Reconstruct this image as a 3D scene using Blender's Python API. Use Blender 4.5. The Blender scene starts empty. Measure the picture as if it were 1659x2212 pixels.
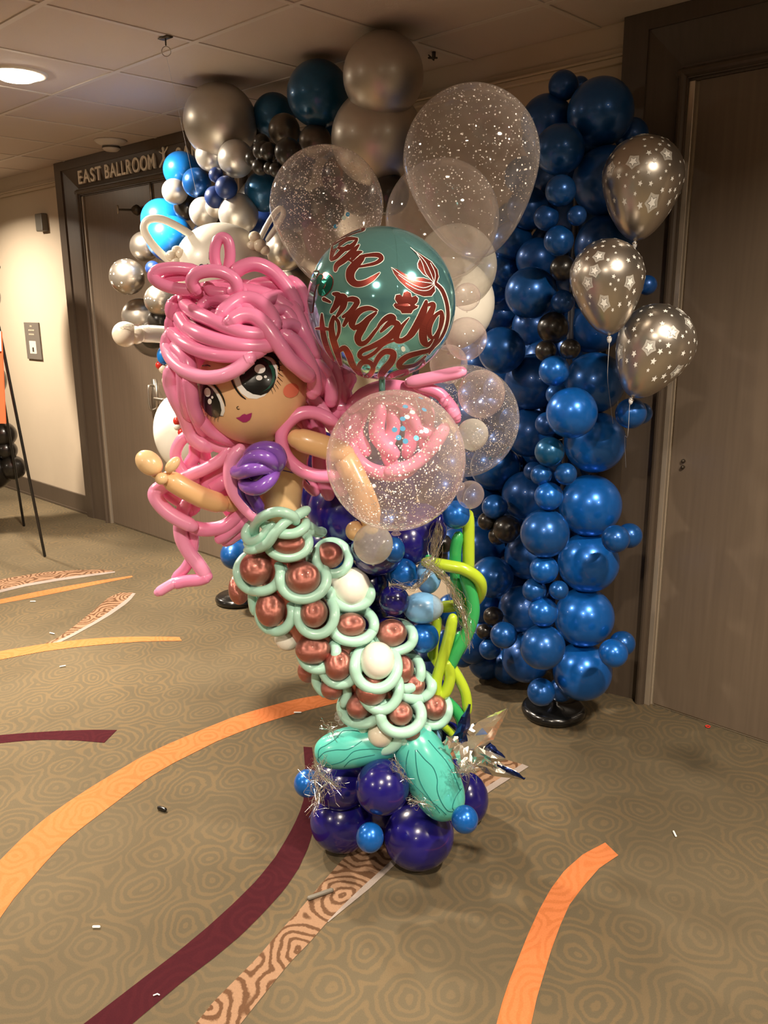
import bpy, bmesh, math, random
from math import sin, cos, pi, sqrt, radians, atan2
from mathutils import Vector, Matrix, Quaternion, noise
from mathutils.bvhtree import BVHTree
from mathutils.geometry import tessellate_polygon
sc = bpy.context.scene
random.seed(7)

# ------------------------------------------------------------------ camera
F, CX, CY, H, C = 1810.0, 829.5, 1106.0, 1.60, 2.57      # focal length in pixels of the 1659x2212 frame, eye height, ceiling height
_dn = Vector((60, 7244, F)).normalized()
_up = -_dn
_f = Vector((0, 0, 1)); _fw = (_f - _up * _f.dot(_up)).normalized()
_rt = _fw.cross(_up)
if _rt.x < 0: _rt = -_rt
_R = Matrix((_rt, _fw, _up))                              # image axes (x right, y down, z ahead) -> room
EYE = Vector((0, 0, H))
cam = bpy.data.cameras.new('camera'); cam_o = bpy.data.objects.new('camera', cam)
sc.collection.objects.link(cam_o); sc.camera = cam_o
ax, ay, az = _R @ Vector((1, 0, 0)), _R @ Vector((0, -1, 0)), _R @ Vector((0, 0, -1))
m = Matrix((ax, ay, az)).transposed().to_4x4(); m.translation = EYE
cam_o.matrix_world = m
cam.sensor_fit = 'VERTICAL'; cam.sensor_height = 24; cam.lens = F * 24 / 2212
cam.clip_start = 0.05; cam.clip_end = 100

# ------------------------------------------------------------------ world, exposure
w_ = bpy.data.worlds.new('world'); sc.world = w_; w_.use_nodes = True
w_.node_tree.nodes['Background'].inputs[0].default_value = (1, .8, .6, 1)
w_.node_tree.nodes['Background'].inputs[1].default_value = 0.05
sc.view_settings.view_transform = 'Standard'; sc.view_settings.look = 'None'
sc.view_settings.gamma = 1; sc.view_settings.use_curve_mapping = False
sc.view_settings.exposure = 0.8
cy = sc.cycles
cy.use_denoising = True
cy.max_bounces = 7; cy.diffuse_bounces = 4; cy.glossy_bounces = 4; cy.transmission_bounces = 4; cy.transparent_max_bounces = 24
cy.sample_clamp_indirect = 6; cy.caustics_reflective = False; cy.caustics_refractive = False
cy.blur_glossy = 0.5

# ------------------------------------------------------------------ frames of reference
WS = Vector((-.72136, .69256, 0)); WN = Vector((.69256, .72136, 0))   # along the long wall (away to the left) / towards the wall
WALL = 3.01
def WL(s, d, z): return WS * s + WN * d + Vector((0, 0, z))
def ray(x, y): return _R @ Vector((x - CX, y - CY, F))
def P(x, y, Y):
    d = ray(x, y); return EYE + d * (Y / d.y)
def PD(x, y, d):
    r = ray(x, y); return EYE + r * (d / r.dot(WN))
def onz(x, y, z=0.0):
    d = ray(x, y); return EYE + d * ((z - H) / d.z)
def depth(p): return (_R.transposed() @ (p - EYE)).z
def wr(p, rpx): return rpx / F * depth(p)

# ------------------------------------------------------------------ materials
def mat(name, col, rough=.5, metal=0, coat=0, coat_r=.05, spec=.5, sss=0, bump=None, var=0, emit=None, speck=None):
    m = bpy.data.materials.new(name); m.use_nodes = True
    nt = m.node_tree; b = nt.nodes['Principled BSDF']; N = nt.nodes.new; L = nt.links.new
    b.inputs['Base Color'].default_value = (*col, 1)
    b.inputs['Roughness'].default_value = rough; b.inputs['Metallic'].default_value = metal
    b.inputs['Coat Weight'].default_value = coat; b.inputs['Coat Roughness'].default_value = coat_r
    b.inputs['Specular IOR Level'].default_value = spec
    if sss:
        b.inputs['Subsurface Weight'].default_value = sss; b.inputs['Subsurface Scale'].default_value = .02
        b.inputs['Subsurface Radius'].default_value = (1, .6, .4)
    tc = N('ShaderNodeTexCoord')
    if var:
        nz = N('ShaderNodeTexNoise'); nz.inputs['Scale'].default_value = 6; nz.inputs['Detail'].default_value = 4
        L(tc.outputs['Object'], nz.inputs['Vector'])
        mx = N('ShaderNodeMix'); mx.data_type = 'RGBA'
        mx.inputs[6].default_value = (*[c * (1 - var) for c in col], 1); mx.inputs[7].default_value = (*[min(1, c * (1 + var)) for c in col], 1)
        L(nz.outputs['Fac'], mx.inputs[0]); L(mx.outputs[2], b.inputs['Base Color'])
    if speck:      # metallic flake
        vz = N('ShaderNodeTexVoronoi'); vz.inputs['Scale'].default_value = speck[0]
        L(tc.outputs['Object'], vz.inputs['Vector'])
        bp = N('ShaderNodeBump'); bp.inputs['Strength'].default_value = speck[1]; bp.inputs['Distance'].default_value = .002
        L(vz.outputs['Color'], bp.inputs['Height']); L(bp.outputs[0], b.inputs['Normal'])
    if bump:
        nz = N('ShaderNodeTexNoise'); nz.inputs['Scale'].default_value = bump[0]; nz.inputs['Detail'].default_value = 3
        L(tc.outputs['Object'], nz.inputs['Vector'])
        bp = N('ShaderNodeBump'); bp.inputs['Strength'].default_value = bump[1]; bp.inputs['Distance'].default_value = .003
        L(nz.outputs['Fac'], bp.inputs['Height']); L(bp.outputs[0], b.inputs['Normal'])
    if emit:
        b.inputs['Emission Color'].default_value = (*emit[0], 1); b.inputs['Emission Strength'].default_value = emit[1]
    return m
M = {}
M['blue'] = mat('pearl_blue_latex', (.006, .085, .32), .3, .45, .35, .06, var=.15)
M['blue_deep'] = mat('deep_blue_latex', (.005, .065, .26), .34, .4, .25, .08, var=.15)
M['azure'] = mat('pearl_azure_latex', (.006, .125, .5), .28, .45, .4, .06, var=.15)
M['bright_blue'] = mat('bright_blue_latex', (.01, .22, .75), .3, .1, .4, .06, var=.1)
M['teal_blue'] = mat('teal_blue_latex', (.006, .09, .22), .3, .4, .35, .06, var=.15)
M['navy'] = mat('navy_latex', (.009, .006, .125), .22, 0, .5, .04, var=.15)
M['slate_navy'] = mat('slate_navy_latex', (.01, .035, .16), .4, 0, .1, .2, var=.1)
M['sky'] = mat('sky_blue_latex', (.2, .45, .76), .3, 0, .3, .06, var=.06)
M['black'] = mat('black_latex', (.012, .01, .008), .32, 0, .3, .1, var=.1)
M['silver'] = mat('chrome_silver_latex', (.5, .455, .4), .3, .92, .2, .1, var=.05)
M['silver_soft'] = mat('satin_silver_latex', (.5, .465, .41), .4, .8, .25, .12, var=.05)
M['silver_light'] = mat('light_silver_latex', (.66, .64, .6), .36, .65, .2, .1, var=.04)
M['taupe'] = mat('graphite_latex', (.12, .1, .08), .35, .6, .2, .1, var=.08)
M['rose'] = mat('chrome_rose_latex', (.52, .2, .165), .24, .88, .3, .05, speck=(700, .35))
M['mint'] = mat('mint_latex', (.42, .72, .6), .32, 0, .35, .08, var=.05)
M['teal'] = mat('teal_latex', (.085, .48, .41), .26, 0, .45, .05, var=.06)
M['ink'] = mat('teal_marker_ink', (.0, .13, .13), .5)
M['pink'] = mat('pink_latex', (.84, .25, .46), .27, 0, .45, .06, sss=0, var=.07)
M['pink2'] = mat('light_pink_latex', (.9, .33, .55), .27, 0, .45, .06, var=.05)
M['tan'] = mat('tan_latex', (.76, .46, .22), .34, 0, .25, .08, var=.06)
M['face'] = mat('face_latex', (.8, .5, .27), .42, 0, .12, .15, var=.05)
M['tan_l'] = mat('light_tan_latex', (.78, .53, .28), .3, 0, .35, .08, var=.05)
M['white'] = mat('white_latex', (.86, .83, .74), .35, 0, .3, .08, var=.03)
M['cream'] = mat('cream_latex', (.82, .74, .6), .32, 0, .3, .08, var=.04)
M['pure'] = mat('white_paint', (.88, .88, .86), .5)
M['ink_k'] = mat('black_paint', (.008, .008, .008), .25, 0, .4)
M['green_p'] = mat('green_paint', (.01, .09, .06), .3, 0, .3)
M['lips'] = mat('magenta_paint', (.4, .02, .16), .35, 0, .2, var=.25)
M['blush'] = mat('blush_paint', (.78, .2, .12), .6, var=.1)
M['purple'] = mat('violet_latex', (.2, .075, .42), .25, 0, .5, .05, var=.08)
M['purple_d'] = mat('dark_violet_latex', (.09, .03, .24), .3, 0, .3, .08)
M['green'] = mat('green_latex', (.03, .33, .09), .26, 0, .45, .05, var=.1)
M['lime'] = mat('lime_latex', (.42, .58, .03), .26, 0, .45, .05, var=.08)
M['red'] = mat('red_latex', (.6, .03, .02), .3, 0, .4, .06, var=.06)
M['foil'] = mat('teal_foil', (.27, .7, .76), .08, .88, 0, bump=(9, .08))
M['foil_red'] = mat('copper_foil_print', (.27, .05, .04), .25, .75)
M['foil_green'] = mat('green_foil_print', (.02, .2, .16), .12, .9)
M['foil_white'] = mat('white_foil_print', (.85, .88, .8), .35, .1)
M['crumple'] = mat('silver_foil', (.86, .82, .74), .24, .95, bump=(45, .35))
M['crumple_b'] = mat('navy_foil', (.02, .04, .18), .2, .9, bump=(60, .4))
M['tinsel'] = mat('tinsel_film', (.9, .88, .84), .18, 1)
M['flake'] = mat('glitter', (1, .95, .9), .4, .2)
M['conf_b'] = mat('blue_confetti', (.02, .3, .55), .3, .3)
M['conf_w'] = mat('pale_confetti', (.6, .8, .75), .3, .3)
M['star'] = mat('white_print', (.86, .85, .8), .45)
M['star_halo'] = mat('pale_print', (.62, .6, .55), .4, .4)
M['star_line'] = mat('grey_print', (.2, .19, .17), .4, .4)
M['plastic_k'] = mat('black_plastic', (.006, .006, .006), .22, 0, .4, .05, var=.2)
M['pole'] = mat('dark_pole', (.03, .03, .04), .4, var=.05)
M['cord'] = mat('purple_cord', (.05, .02, .1), .6)
M['ribbon'] = mat('curling_ribbon', (.5, .5, .52), .3, .3)
M['knot'] = mat('pale_latex_knot', (.6, .6, .6), .3, 0, .3, var=.05)

def clear_mat(name, tint, lo, hi, rough=.04):
    m = bpy.data.materials.new(name); m.use_nodes = True
    nt = m.node_tree; nt.nodes.clear(); N = nt.nodes.new; L = nt.links.new
    out = N('ShaderNodeOutputMaterial')
    tr = N('ShaderNodeBsdfTransparent'); tr.inputs[0].default_value = (1, .985, .975, 1)
    df = N('ShaderNodeBsdfDiffuse'); df.inputs[0].default_value = (*tint, 1)
    tl = N('ShaderNodeBsdfTranslucent'); tl.inputs[0].default_value = (*tint, 1)
    ms = N('ShaderNodeMixShader'); ms.inputs[0].default_value = .5
    L(df.outputs[0], ms.inputs[1]); L(tl.outputs[0], ms.inputs[2])
    lw = N('ShaderNodeLayerWeight'); lw.inputs[0].default_value = .25      # thin milky film: longer path at grazing angles
    mr = N('ShaderNodeMapRange'); mr.inputs[3].default_value = lo; mr.inputs[4].default_value = hi
    L(lw.outputs['Facing'], mr.inputs[0])
    nz = N('ShaderNodeTexNoise'); nz.inputs['Scale'].default_value = 7; tc = N('ShaderNodeTexCoord'); L(tc.outputs['Object'], nz.inputs['Vector'])
    mu = N('ShaderNodeMath'); mu.operation = 'MULTIPLY_ADD'; mu.inputs[1].default_value = .12; mu.inputs[2].default_value = -.03
    L(nz.outputs['Fac'], mu.inputs[0])
    ad = N('ShaderNodeMath'); ad.operation = 'ADD'; ad.use_clamp = True
    L(mu.outputs[0], ad.inputs[0]); L(mr.outputs[0], ad.inputs[1])
    m1 = N('ShaderNodeMixShader'); L(ad.outputs[0], m1.inputs[0]); L(tr.outputs[0], m1.inputs[1]); L(ms.outputs[0], m1.inputs[2])
    gl = N('ShaderNodeBsdfGlossy'); gl.inputs['Roughness'].default_value = rough
    lf = N('ShaderNodeLayerWeight'); lf.inputs[0].default_value = .5          # Schlick reflectance, same from both sides of the thin skin
    pw = N('ShaderNodeMath'); pw.operation = 'POWER'; pw.inputs[1].default_value = 4.5; L(lf.outputs['Facing'], pw.inputs[0])
    fr = N('ShaderNodeMath'); fr.operation = 'MULTIPLY_ADD'; fr.inputs[1].default_value = .6; fr.inputs[2].default_value = .045; L(pw.outputs[0], fr.inputs[0])
    m2 = N('ShaderNodeMixShader'); L(fr.outputs[0], m2.inputs[0]); L(m1.outputs[0], m2.inputs[1]); L(gl.outputs[0], m2.inputs[2])
    L(m2.outputs[0], out.inputs[0]); return m
M['clear'] = clear_mat('clear_latex', (.8, .74, .72), .03, .3)
M['clear_pink'] = clear_mat('clear_pink_latex', (.9, .74, .7), .08, .42)
M['milky'] = clear_mat('milky_latex', (.82, .8, .72), .3, .75)
M['smoke'] = clear_mat('smoky_clear_latex', (.12, .1, .08), .35, .8)

def carpet(name, base, line, line2, dark=.75, ringmix=1.0):
    m = bpy.data.materials.new(name); m.use_nodes = True
    nt = m.node_tree; b = nt.nodes['Principled BSDF']; N = nt.nodes.new; L = nt.links.new
    b.inputs['Roughness'].default_value = .95; b.inputs['Specular IOR Level'].default_value = .1
    tc = N('ShaderNodeTexCoord')
    wz = N('ShaderNodeTexNoise'); wz.inputs['Scale'].default_value = 7; wz.inputs['Detail'].default_value = 2; L(tc.outputs['Object'], wz.inputs['Vector'])
    sub = N('ShaderNodeVectorMath'); sub.operation = 'SUBTRACT'; sub.inputs[1].default_value = (.5, .5, .5); L(wz.outputs['Color'], sub.inputs[0])
    scl = N('ShaderNodeVectorMath'); scl.operation = 'SCALE'; scl.inputs['Scale'].default_value = .09; L(sub.outputs[0], scl.inputs[0])
    fz = N('ShaderNodeTexNoise'); fz.inputs['Scale'].default_value = 130; L(tc.outputs['Object'], fz.inputs['Vector'])
    sub2 = N('ShaderNodeVectorMath'); sub2.operation = 'SUBTRACT'; sub2.inputs[1].default_value = (.5, .5, .5); L(fz.outputs['Color'], sub2.inputs[0])
    scl2 = N('ShaderNodeVectorMath'); scl2.operation = 'SCALE'; scl2.inputs['Scale'].default_value = .008; L(sub2.outputs[0], scl2.inputs[0])
    a1 = N('ShaderNodeVectorMath'); L(tc.outputs['Object'], a1.inputs[0]); L(scl.outputs[0], a1.inputs[1])
    a2 = N('ShaderNodeVectorMath'); L(a1.outputs[0], a2.inputs[0]); L(scl2.outputs[0], a2.inputs[1])
    fl = N('ShaderNodeVectorMath'); fl.operation = 'MULTIPLY'; fl.inputs[1].default_value = (1, .85, 0); L(a2.outputs[0], fl.inputs[0])
    vo = N('ShaderNodeTexVoronoi'); vo.voronoi_dimensions = '2D'; vo.feature = 'SMOOTH_F1'; vo.inputs['Smoothness'].default_value = .25; vo.inputs['Scale'].default_value = 6.6
    vo.inputs['Randomness'].default_value = .7
    L(fl.outputs[0], vo.inputs['Vector'])
    mu = N('ShaderNodeMath'); mu.operation = 'MULTIPLY'; mu.inputs[1].default_value = 2 * pi * 6.5; L(vo.outputs['Distance'], mu.inputs[0])
    sn = N('ShaderNodeMath'); sn.operation = 'SINE'; L(mu.outputs[0], sn.inputs[0])
    mr = N('ShaderNodeMapRange'); mr.inputs[1].default_value = -.1; mr.inputs[2].default_value = .65; L(sn.outputs[0], mr.inputs[0])
    # colour of the lines drifts between two yarns
    bz = N('ShaderNodeTexNoise'); bz.inputs['Scale'].default_value = 1.6; bz.inputs['Detail'].default_value = 3; L(tc.outputs['Object'], bz.inputs['Vector'])
    br = N('ShaderNodeMapRange'); br.inputs[1].default_value = .4; br.inputs[2].default_value = .6; L(bz.outputs['Fac'], br.inputs[0])
    lm = N('ShaderNodeMix'); lm.data_type = 'RGBA'; lm.inputs[6].default_value = (*line, 1); lm.inputs[7].default_value = (*line2, 1); L(br.outputs[0], lm.inputs[0])
    mf = N('ShaderNodeMath'); mf.operation = 'MULTIPLY'; mf.inputs[1].default_value = ringmix; L(mr.outputs[0], mf.inputs[0])
    cm = N('ShaderNodeMix'); cm.data_type = 'RGBA'; cm.inputs[6].default_value = (*base, 1); L(lm.outputs[2], cm.inputs[7]); L(mf.outputs[0], cm.inputs[0])
    # worn, darker patches and yarn grain
    dz = N('ShaderNodeTexNoise'); dz.inputs['Scale'].default_value = 1.1; dz.inputs['Detail'].default_value = 5; L(tc.outputs['Object'], dz.inputs['Vector'])
    dr = N('ShaderNodeMapRange'); dr.inputs[1].default_value = .35; dr.inputs[2].default_value = .6; dr.inputs[3].default_value = dark; dr.inputs[4].default_value = 1; L(dz.outputs['Fac'], dr.inputs[0])
    gz = N('ShaderNodeTexNoise'); gz.inputs['Scale'].default_value = 420; L(tc.outputs['Object'], gz.inputs['Vector'])
    gr = N('ShaderNodeMapRange'); gr.inputs[3].default_value = .78; gr.inputs[4].default_value = 1.22; L(gz.outputs['Fac'], gr.inputs[0])
    mm = N('ShaderNodeMath'); mm.operation = 'MULTIPLY'; L(dr.outputs[0], mm.inputs[0]); L(gr.outputs[0], mm.inputs[1])
    # one soiled spot near the right-hand door
    sp = onz(1500, 1642)
    ds = N('ShaderNodeVectorMath'); ds.operation = 'DISTANCE'; ds.inputs[1].default_value = sp; L(a1.outputs[0], ds.inputs[0])
    sr = N('ShaderNodeMapRange'); sr.inputs[1].default_value = .03; sr.inputs[2].default_value = .13; sr.inputs[3].default_value = .6; sr.inputs[4].default_value = 1; L(ds.outputs['Value'], sr.inputs[0])
    m3 = N('ShaderNodeMath'); m3.operation = 'MULTIPLY'; L(mm.outputs[0], m3.inputs[0]); L(sr.outputs[0], m3.inputs[1])
    fm = N('ShaderNodeVectorMath'); fm.operation = 'SCALE'; L(cm.outputs[2], fm.inputs[0]); L(m3.outputs[0], fm.inputs['Scale'])
    L(fm.outputs[0], b.inputs['Base Color'])
    bp = N('ShaderNodeBump'); bp.inputs['Strength'].default_value = .25; bp.inputs['Distance'].default_value = .003; L(gz.outputs['Fac'], bp.inputs['Height']); L(bp.outputs[0], b.inputs['Normal'])
    return m
M['carpet'] = carpet('carpet', (.114, .091, .057), (.163, .115, .062), (.138, .104, .062), .7, .75)
M['carpet_orange'] = carpet('carpet_orange', (.5, .16, .058), (.42, .13, .042), (.44, .14, .045), .9, .8)
M['carpet_maroon'] = carpet('carpet_maroon', (.045, .007, .011), (.058, .009, .013), (.052, .008, .012), .9, .6)
M['carpet_brown'] = carpet('carpet_brown', (.26, .155, .095), (.1, .052, .028), (.1, .05, .026), .95)
M['carpet_grey'] = carpet('carpet_grey', (.27, .225, .2), (.28, .235, .2), (.26, .22, .19), .95, .4)

def wood(name, col, rough):
    m = mat(name, col, rough, spec=.5); nt = m.node_tree; b = nt.nodes['Principled BSDF']; N = nt.nodes.new; L = nt.links.new
    tc = N('ShaderNodeTexCoord'); mp = N('ShaderNodeMapping'); mp.inputs['Scale'].default_value = (30, 30, 1.2); L(tc.outputs['Object'], mp.inputs['Vector'])
    nz = N('ShaderNodeTexNoise'); nz.inputs['Scale'].default_value = 2; nz.inputs['Detail'].default_value = 6; L(mp.outputs[0], nz.inputs['Vector'])
    mx = N('ShaderNodeMix'); mx.data_type = 'RGBA'
    mx.inputs[6].default_value = (*[c * .8 for c in col], 1); mx.inputs[7].default_value = (*[c * 1.2 for c in col], 1)
    L(nz.outputs['Fac'], mx.inputs[0]); L(mx.outputs[2], b.inputs['Base Color'])
    return m
M['door'] = wood('door_veneer', (.15, .112, .08), .3)
M['casing'] = wood('casing_paint', (.082, .06, .043), .36)
M['jamb'] = mat('jamb_metal', (.5, .42, .33), .3, .6, var=.05)
M['wall'] = mat('wall_paint', (.52, .43, .32), .75, bump=(300, .12), var=.03)
M['wall_trim'] = mat('wall_trim_paint', (.5, .41, .3), .6, var=.03)
M['tile'] = mat('ceiling_tile', (.58, .5, .44), .9, bump=(260, .25), var=.03)
M['tgrid'] = mat('ceiling_grid', (.6, .54, .48), .6, var=.02)
M['lens'] = mat('lamp_lens', (1, 1, 1), .5, emit=((1, .87, .68), 22))
M['white_pl'] = mat('white_plastic', (.62, .56, .48), .5, var=.03)
M['metal'] = mat('satin_metal', (.45, .4, .34), .3, .9, var=.05)
M['metal_d'] = mat('dark_bronze', (.07, .055, .04), .4, .6, var=.1)
M['letter'] = mat('brass_letter', (.9, .82, .68), .4, .15, var=.04)
M['plaque'] = mat('plaque_grey', (.14, .12, .1), .5, var=.06)
M['orange_board'] = mat('orange_poster', (.72, .14, .05), .6, var=.04)
M['grey_box'] = mat('grey_plastic', (.13, .115, .09), .5, var=.05)
M['red_pl'] = mat('red_plastic', (.8, .05, .03), .4)

# ------------------------------------------------------------------ mesh helpers
def me_obj(name, verts, faces, m, parent=None, smooth=True, mats=None, midx=None):
    me = bpy.data.meshes.new(name); me.from_pydata([tuple(v) for v in verts], [], faces); me.update()
    for mm in (mats or [m]): me.materials.append(mm)
    if midx: me.polygons.foreach_set('material_index', midx)
    if smooth: me.polygons.foreach_set('use_smooth', [True] * len(me.polygons))
    o = bpy.data.objects.new(name, me); sc.collection.objects.link(o)
    if parent: o.parent = parent; o.matrix_parent_inverse = parent.matrix_basis.inverted()
    return o
def empty(name, loc, label, cat, group=None):
    o = bpy.data.objects.new(name, None); sc.collection.objects.link(o); o.location = loc; o.empty_display_size = .05
    o['label'] = label; o['category'] = cat
    if group: o['group'] = group
    return o
def tag(o, label, cat, group=None):
    o['label'] = label; o['category'] = cat
    if group: o['group'] = group
    return o
def struct(o): o['kind'] = 'structure'; return o
def box_vf(c, ux, uy, uz, hx, hy, hz):
    v = [c + ux * (sx * hx) + uy * (sy * hy) + uz * (sz * hz) for sx in (-1, 1) for sy in (-1, 1) for sz in (-1, 1)]
    f = [(0, 1, 3, 2), (4, 6, 7, 5), (0, 4, 5, 1), (2, 3, 7, 6), (0, 2, 6, 4), (1, 5, 7, 3)]
    return v, f
class MB:
    def __init__(s): s.v = []; s.f = []; s.m = []
    def add(s, v, f, mi=0):
        n = len(s.v); s.v += list(v); s.f += [tuple(i + n for i in q) for q in f]; s.m += [mi] * len(f)
    def box(s, c, ux, uy, uz, hx, hy, hz, mi=0): s.add(*box_vf(c, ux, uy, uz, hx, hy, hz), mi)
    def wbox(s, s0, s1, d0, d1, z0, z1, mi=0):
        s.box(WL((s0 + s1) / 2, (d0 + d1) / 2, (z0 + z1) / 2), WS, WN, Vector((0, 0, 1)), abs(s1 - s0) / 2, abs(d1 - d0) / 2, abs(z1 - z0) / 2, mi)
    def tube(s, pts, r, n=12, mi=0, caps=True): s.add(*tube_vf(pts, r, n, caps), mi)
    def obj(s, name, mats, parent=None, smooth=False, bevel=0):
        if not isinstance(mats, list): mats = [mats]
        o = me_obj(name, s.v, s.f, None, parent, smooth, mats, s.m)
        if bevel:
            b = o.modifiers.new('bevel', 'BEVEL'); b.width = bevel; b.segments = 2; b.limit_method = 'ANGLE'
        return o
def catmull(pts, seg=6, closed=False):
    pts = [Vector(p) for p in pts]; n = len(pts); out = []
    if n < 3 and not closed:
        a, b = pts[0], pts[-1]; return [a.lerp(b, i / (seg * 2)) for i in range(seg * 2 + 1)]
    rng = n if closed else n - 1
    for i in range(rng):
        if closed: p0, p1, p2, p3 = pts[(i - 1) % n], pts[i], pts[(i + 1) % n], pts[(i + 2) % n]
        else: p0, p1, p2, p3 = pts[max(0, i - 1)], pts[i], pts[i + 1], pts[min(n - 1, i + 2)]
        for k in range(seg):
            t = k / seg
            out.append(.5 * ((2 * p1) + (p2 - p0) * t + (2 * p0 - 5 * p1 + 4 * p2 - p3) * t * t + (3 * p1 - p0 - 3 * p2 + p3) * t ** 3))
    if not closed: out.append(pts[-1])
    return out
def tube_vf(pts, r, n=12, caps=True, closed=False):
    """a tube along pts; r a number or a list; round ends"""
    pts = [Vector(p) for p in pts]; k = len(pts)
    rr = list(r) if isinstance(r, (list, tuple)) else [r] * k
    if caps and not closed:                     # hemispherical ends
        t0 = (pts[0] - pts[1]).normalized(); t1 = (pts[-1] - pts[-2]).normalized(); r0, r1 = rr[0], rr[-1]
        A = [pts[0] + t0 * r0 * sin(a) for a in (1.5, 1.2, .8, .4)]; RA = [r0 * cos(a) for a in (1.5, 1.2, .8, .4)]
        B = [pts[-1] + t1 * r1 * sin(a) for a in (.4, .8, 1.2, 1.5)]; RB = [r1 * cos(a) for a in (.4, .8, 1.2, 1.5)]
        pts = A + pts + B; rr = RA + rr + RB; k = len(pts)
    tans = []
    for i in range(k):
        if closed: t = pts[(i + 1) % k] - pts[i - 1]
        else: t = pts[min(k - 1, i + 1)] - pts[max(0, i - 1)]
        tans.append(t.normalized() if t.length > 1e-9 else Vector((0, 0, 1)))
    u = tans[0].orthogonal().normalized(); v = []; f = []; us = []
    for i in range(k):
        u = (u - tans[i] * u.dot(tans[i])).normalized(); us.append(u.copy())
    tw = 0
    if closed:
        ue = (us[-1] - tans[0] * us[-1].dot(tans[0])).normalized(); tw = atan2(ue.cross(us[0]).dot(tans[0]), ue.dot(us[0]))
    for i in range(k):
        a0 = tw * i / k; b = tans[i].cross(us[i])
        for j in range(n):
            a = 2 * pi * j / n + a0; v.append(pts[i] + (us[i] * cos(a) + b * sin(a)) * rr[i])
    for i in range(k if closed else k - 1):
        for j in range(n):
            a, b_ = i * n + j, i * n + (j + 1) % n; c, d = ((i + 1) % k) * n + (j + 1) % n, ((i + 1) % k) * n + j
            f.append((a, b_, c, d))
    if not closed: f.append(tuple(range(n - 1, -1, -1))); f.append(tuple((k - 1) * n + j for j in range(n)))
    return v, f
_lathes = {}
def lathe_vf(prof, n=40):
    v = []; f = []
    for (r, z) in prof:
        for j in range(n): a = 2 * pi * j / n; v.append(Vector((r * cos(a), r * sin(a), z)))
    for i in range(len(prof) - 1):
        for j in range(n): f.append((i * n + j, i * n + (j + 1) % n, (i + 1) * n + (j + 1) % n, (i + 1) * n + j))
    f.append(tuple(range(n - 1, -1, -1))); f.append(tuple((len(prof) - 1) * n + j for j in range(n)))
    return v, f
def egg_prof(L, knot=True, n=26):
    """latex balloon, unit radius, crown at +z, neck towards -z at distance L from the centre"""
    pr = []
    if knot: pr += [(.001, -L - .085), (.06, -L - .09), (.075, -L - .07), (.035, -L - .035), (.03, -L)]
    for i in range(1, n + 1):
        a = -pi / 2 + pi * i / n
        if i == n: pr.append((.002, 1)); continue
        z = sin(a); r = cos(a)
        if z < 0:
            k = (L - 1); zz = z * (1 + k * (-z) ** 1.5); r = r * (1 - .10 * k * (-z))
            z = zz
        pr.append((max(r, .03) if knot else r, z))
    return pr
def ball_mesh(key, m, L=1.08, knot=True, seg=40):
    k = (key, m.name)
    if k not in _lathes:
        v, f = lathe_vf(egg_prof(L, knot), seg)
        f = [tuple(q) for q in f]
        me = bpy.data.meshes.new(key); me.from_pydata([tuple(p) for p in v], [], f); me.update(); me.materials.append(m)
        me.polygons.foreach_set('use_smooth', [True] * len(me.polygons)); _lathes[k] = me
    return _lathes[k]
def rot_to(d): return Vector((0, 0, 1)).rotation_difference(Vector(d).normalized())
def balloon(name, c, r, m, axis=(0, 0, 1), parent=None, L=1.08, sq=(1, 1, 1), key='latex_balloon', label=None):
    """axis: direction of the crown"""
    o = bpy.data.objects.new(name, ball_mesh(key + str(L), m, L)); sc.collection.objects.link(o)
    o.matrix_world = Matrix.Translation(c) @ rot_to(axis).to_matrix().to_4x4() @ Matrix.Diagonal((r * sq[0], r * sq[1], r * sq[2], 1))
    if parent: o.parent = parent; o.matrix_parent_inverse = parent.matrix_basis.inverted()
    if label: o['label'] = label
    return o
def view_right(p): return _rt if False else (_R @ Vector((1, 0, 0)))
VR = _R @ Vector((1, 0, 0)); VD = _R @ Vector((0, 1, 0)); VF = _R @ Vector((0, 0, 1))

# ---- flat drawings laid onto curved balloons
def sphere_hit(px, py, c, r):
    d = ray(px, py).normalized(); oc = EYE - c; b = oc.dot(d); q = b * b - (oc.dot(oc) - r * r)
    if q < 0:                                    # just past the rim: take the rim point
        p = EYE + d * (-b); return c + (p - c).normalized() * r
    return EYE + d * (-b - sqrt(q))
def decal_poly(polys, c, r, off, cell=7):
    """filled pixel-space outlines, cut into small cells and laid on the sphere"""
    bm = bmesh.new()
    for poly in polys:
        vs = [bm.verts.new((x, y, 0)) for x, y in poly]
        tr = tessellate_polygon([[Vector((x, y, 0)) for x, y in poly]])
        for t in tr:
            try: bm.faces.new([vs[i] for i in t])
            except ValueError: pass
    xs = [v.co.x for v in bm.verts]; ys = [v.co.y for v in bm.verts]
    for axis, lo, hi in ((0, min(xs), max(xs)), (1, min(ys), max(ys))):
        t = lo + cell
        while t < hi:
            co = (t, 0, 0) if axis == 0 else (0, t, 0); no = (1, 0, 0) if axis == 0 else (0, 1, 0)
            bmesh.ops.bisect_plane(bm, geom=bm.verts[:] + bm.edges[:] + bm.faces[:], plane_co=co, plane_no=no, dist=1e-5); t += cell
    bm.verts.index_update()
    v = []; 
    for q in bm.verts:
        h = sphere_hit(q.co.x, q.co.y, c, r); v.append(c + (h - c) * ((r + off) / r))
    f = []
    for fc in bm.faces:
        idx = [q.index for q in fc.verts]
        nrm = (v[idx[1]] - v[idx[0]]).cross(v[idx[2]] - v[idx[0]])
        f.append(tuple(idx) if nrm.dot(v[idx[0]] - c) > 0 else tuple(reversed(idx)))
    bm.free(); return v, f
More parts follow.
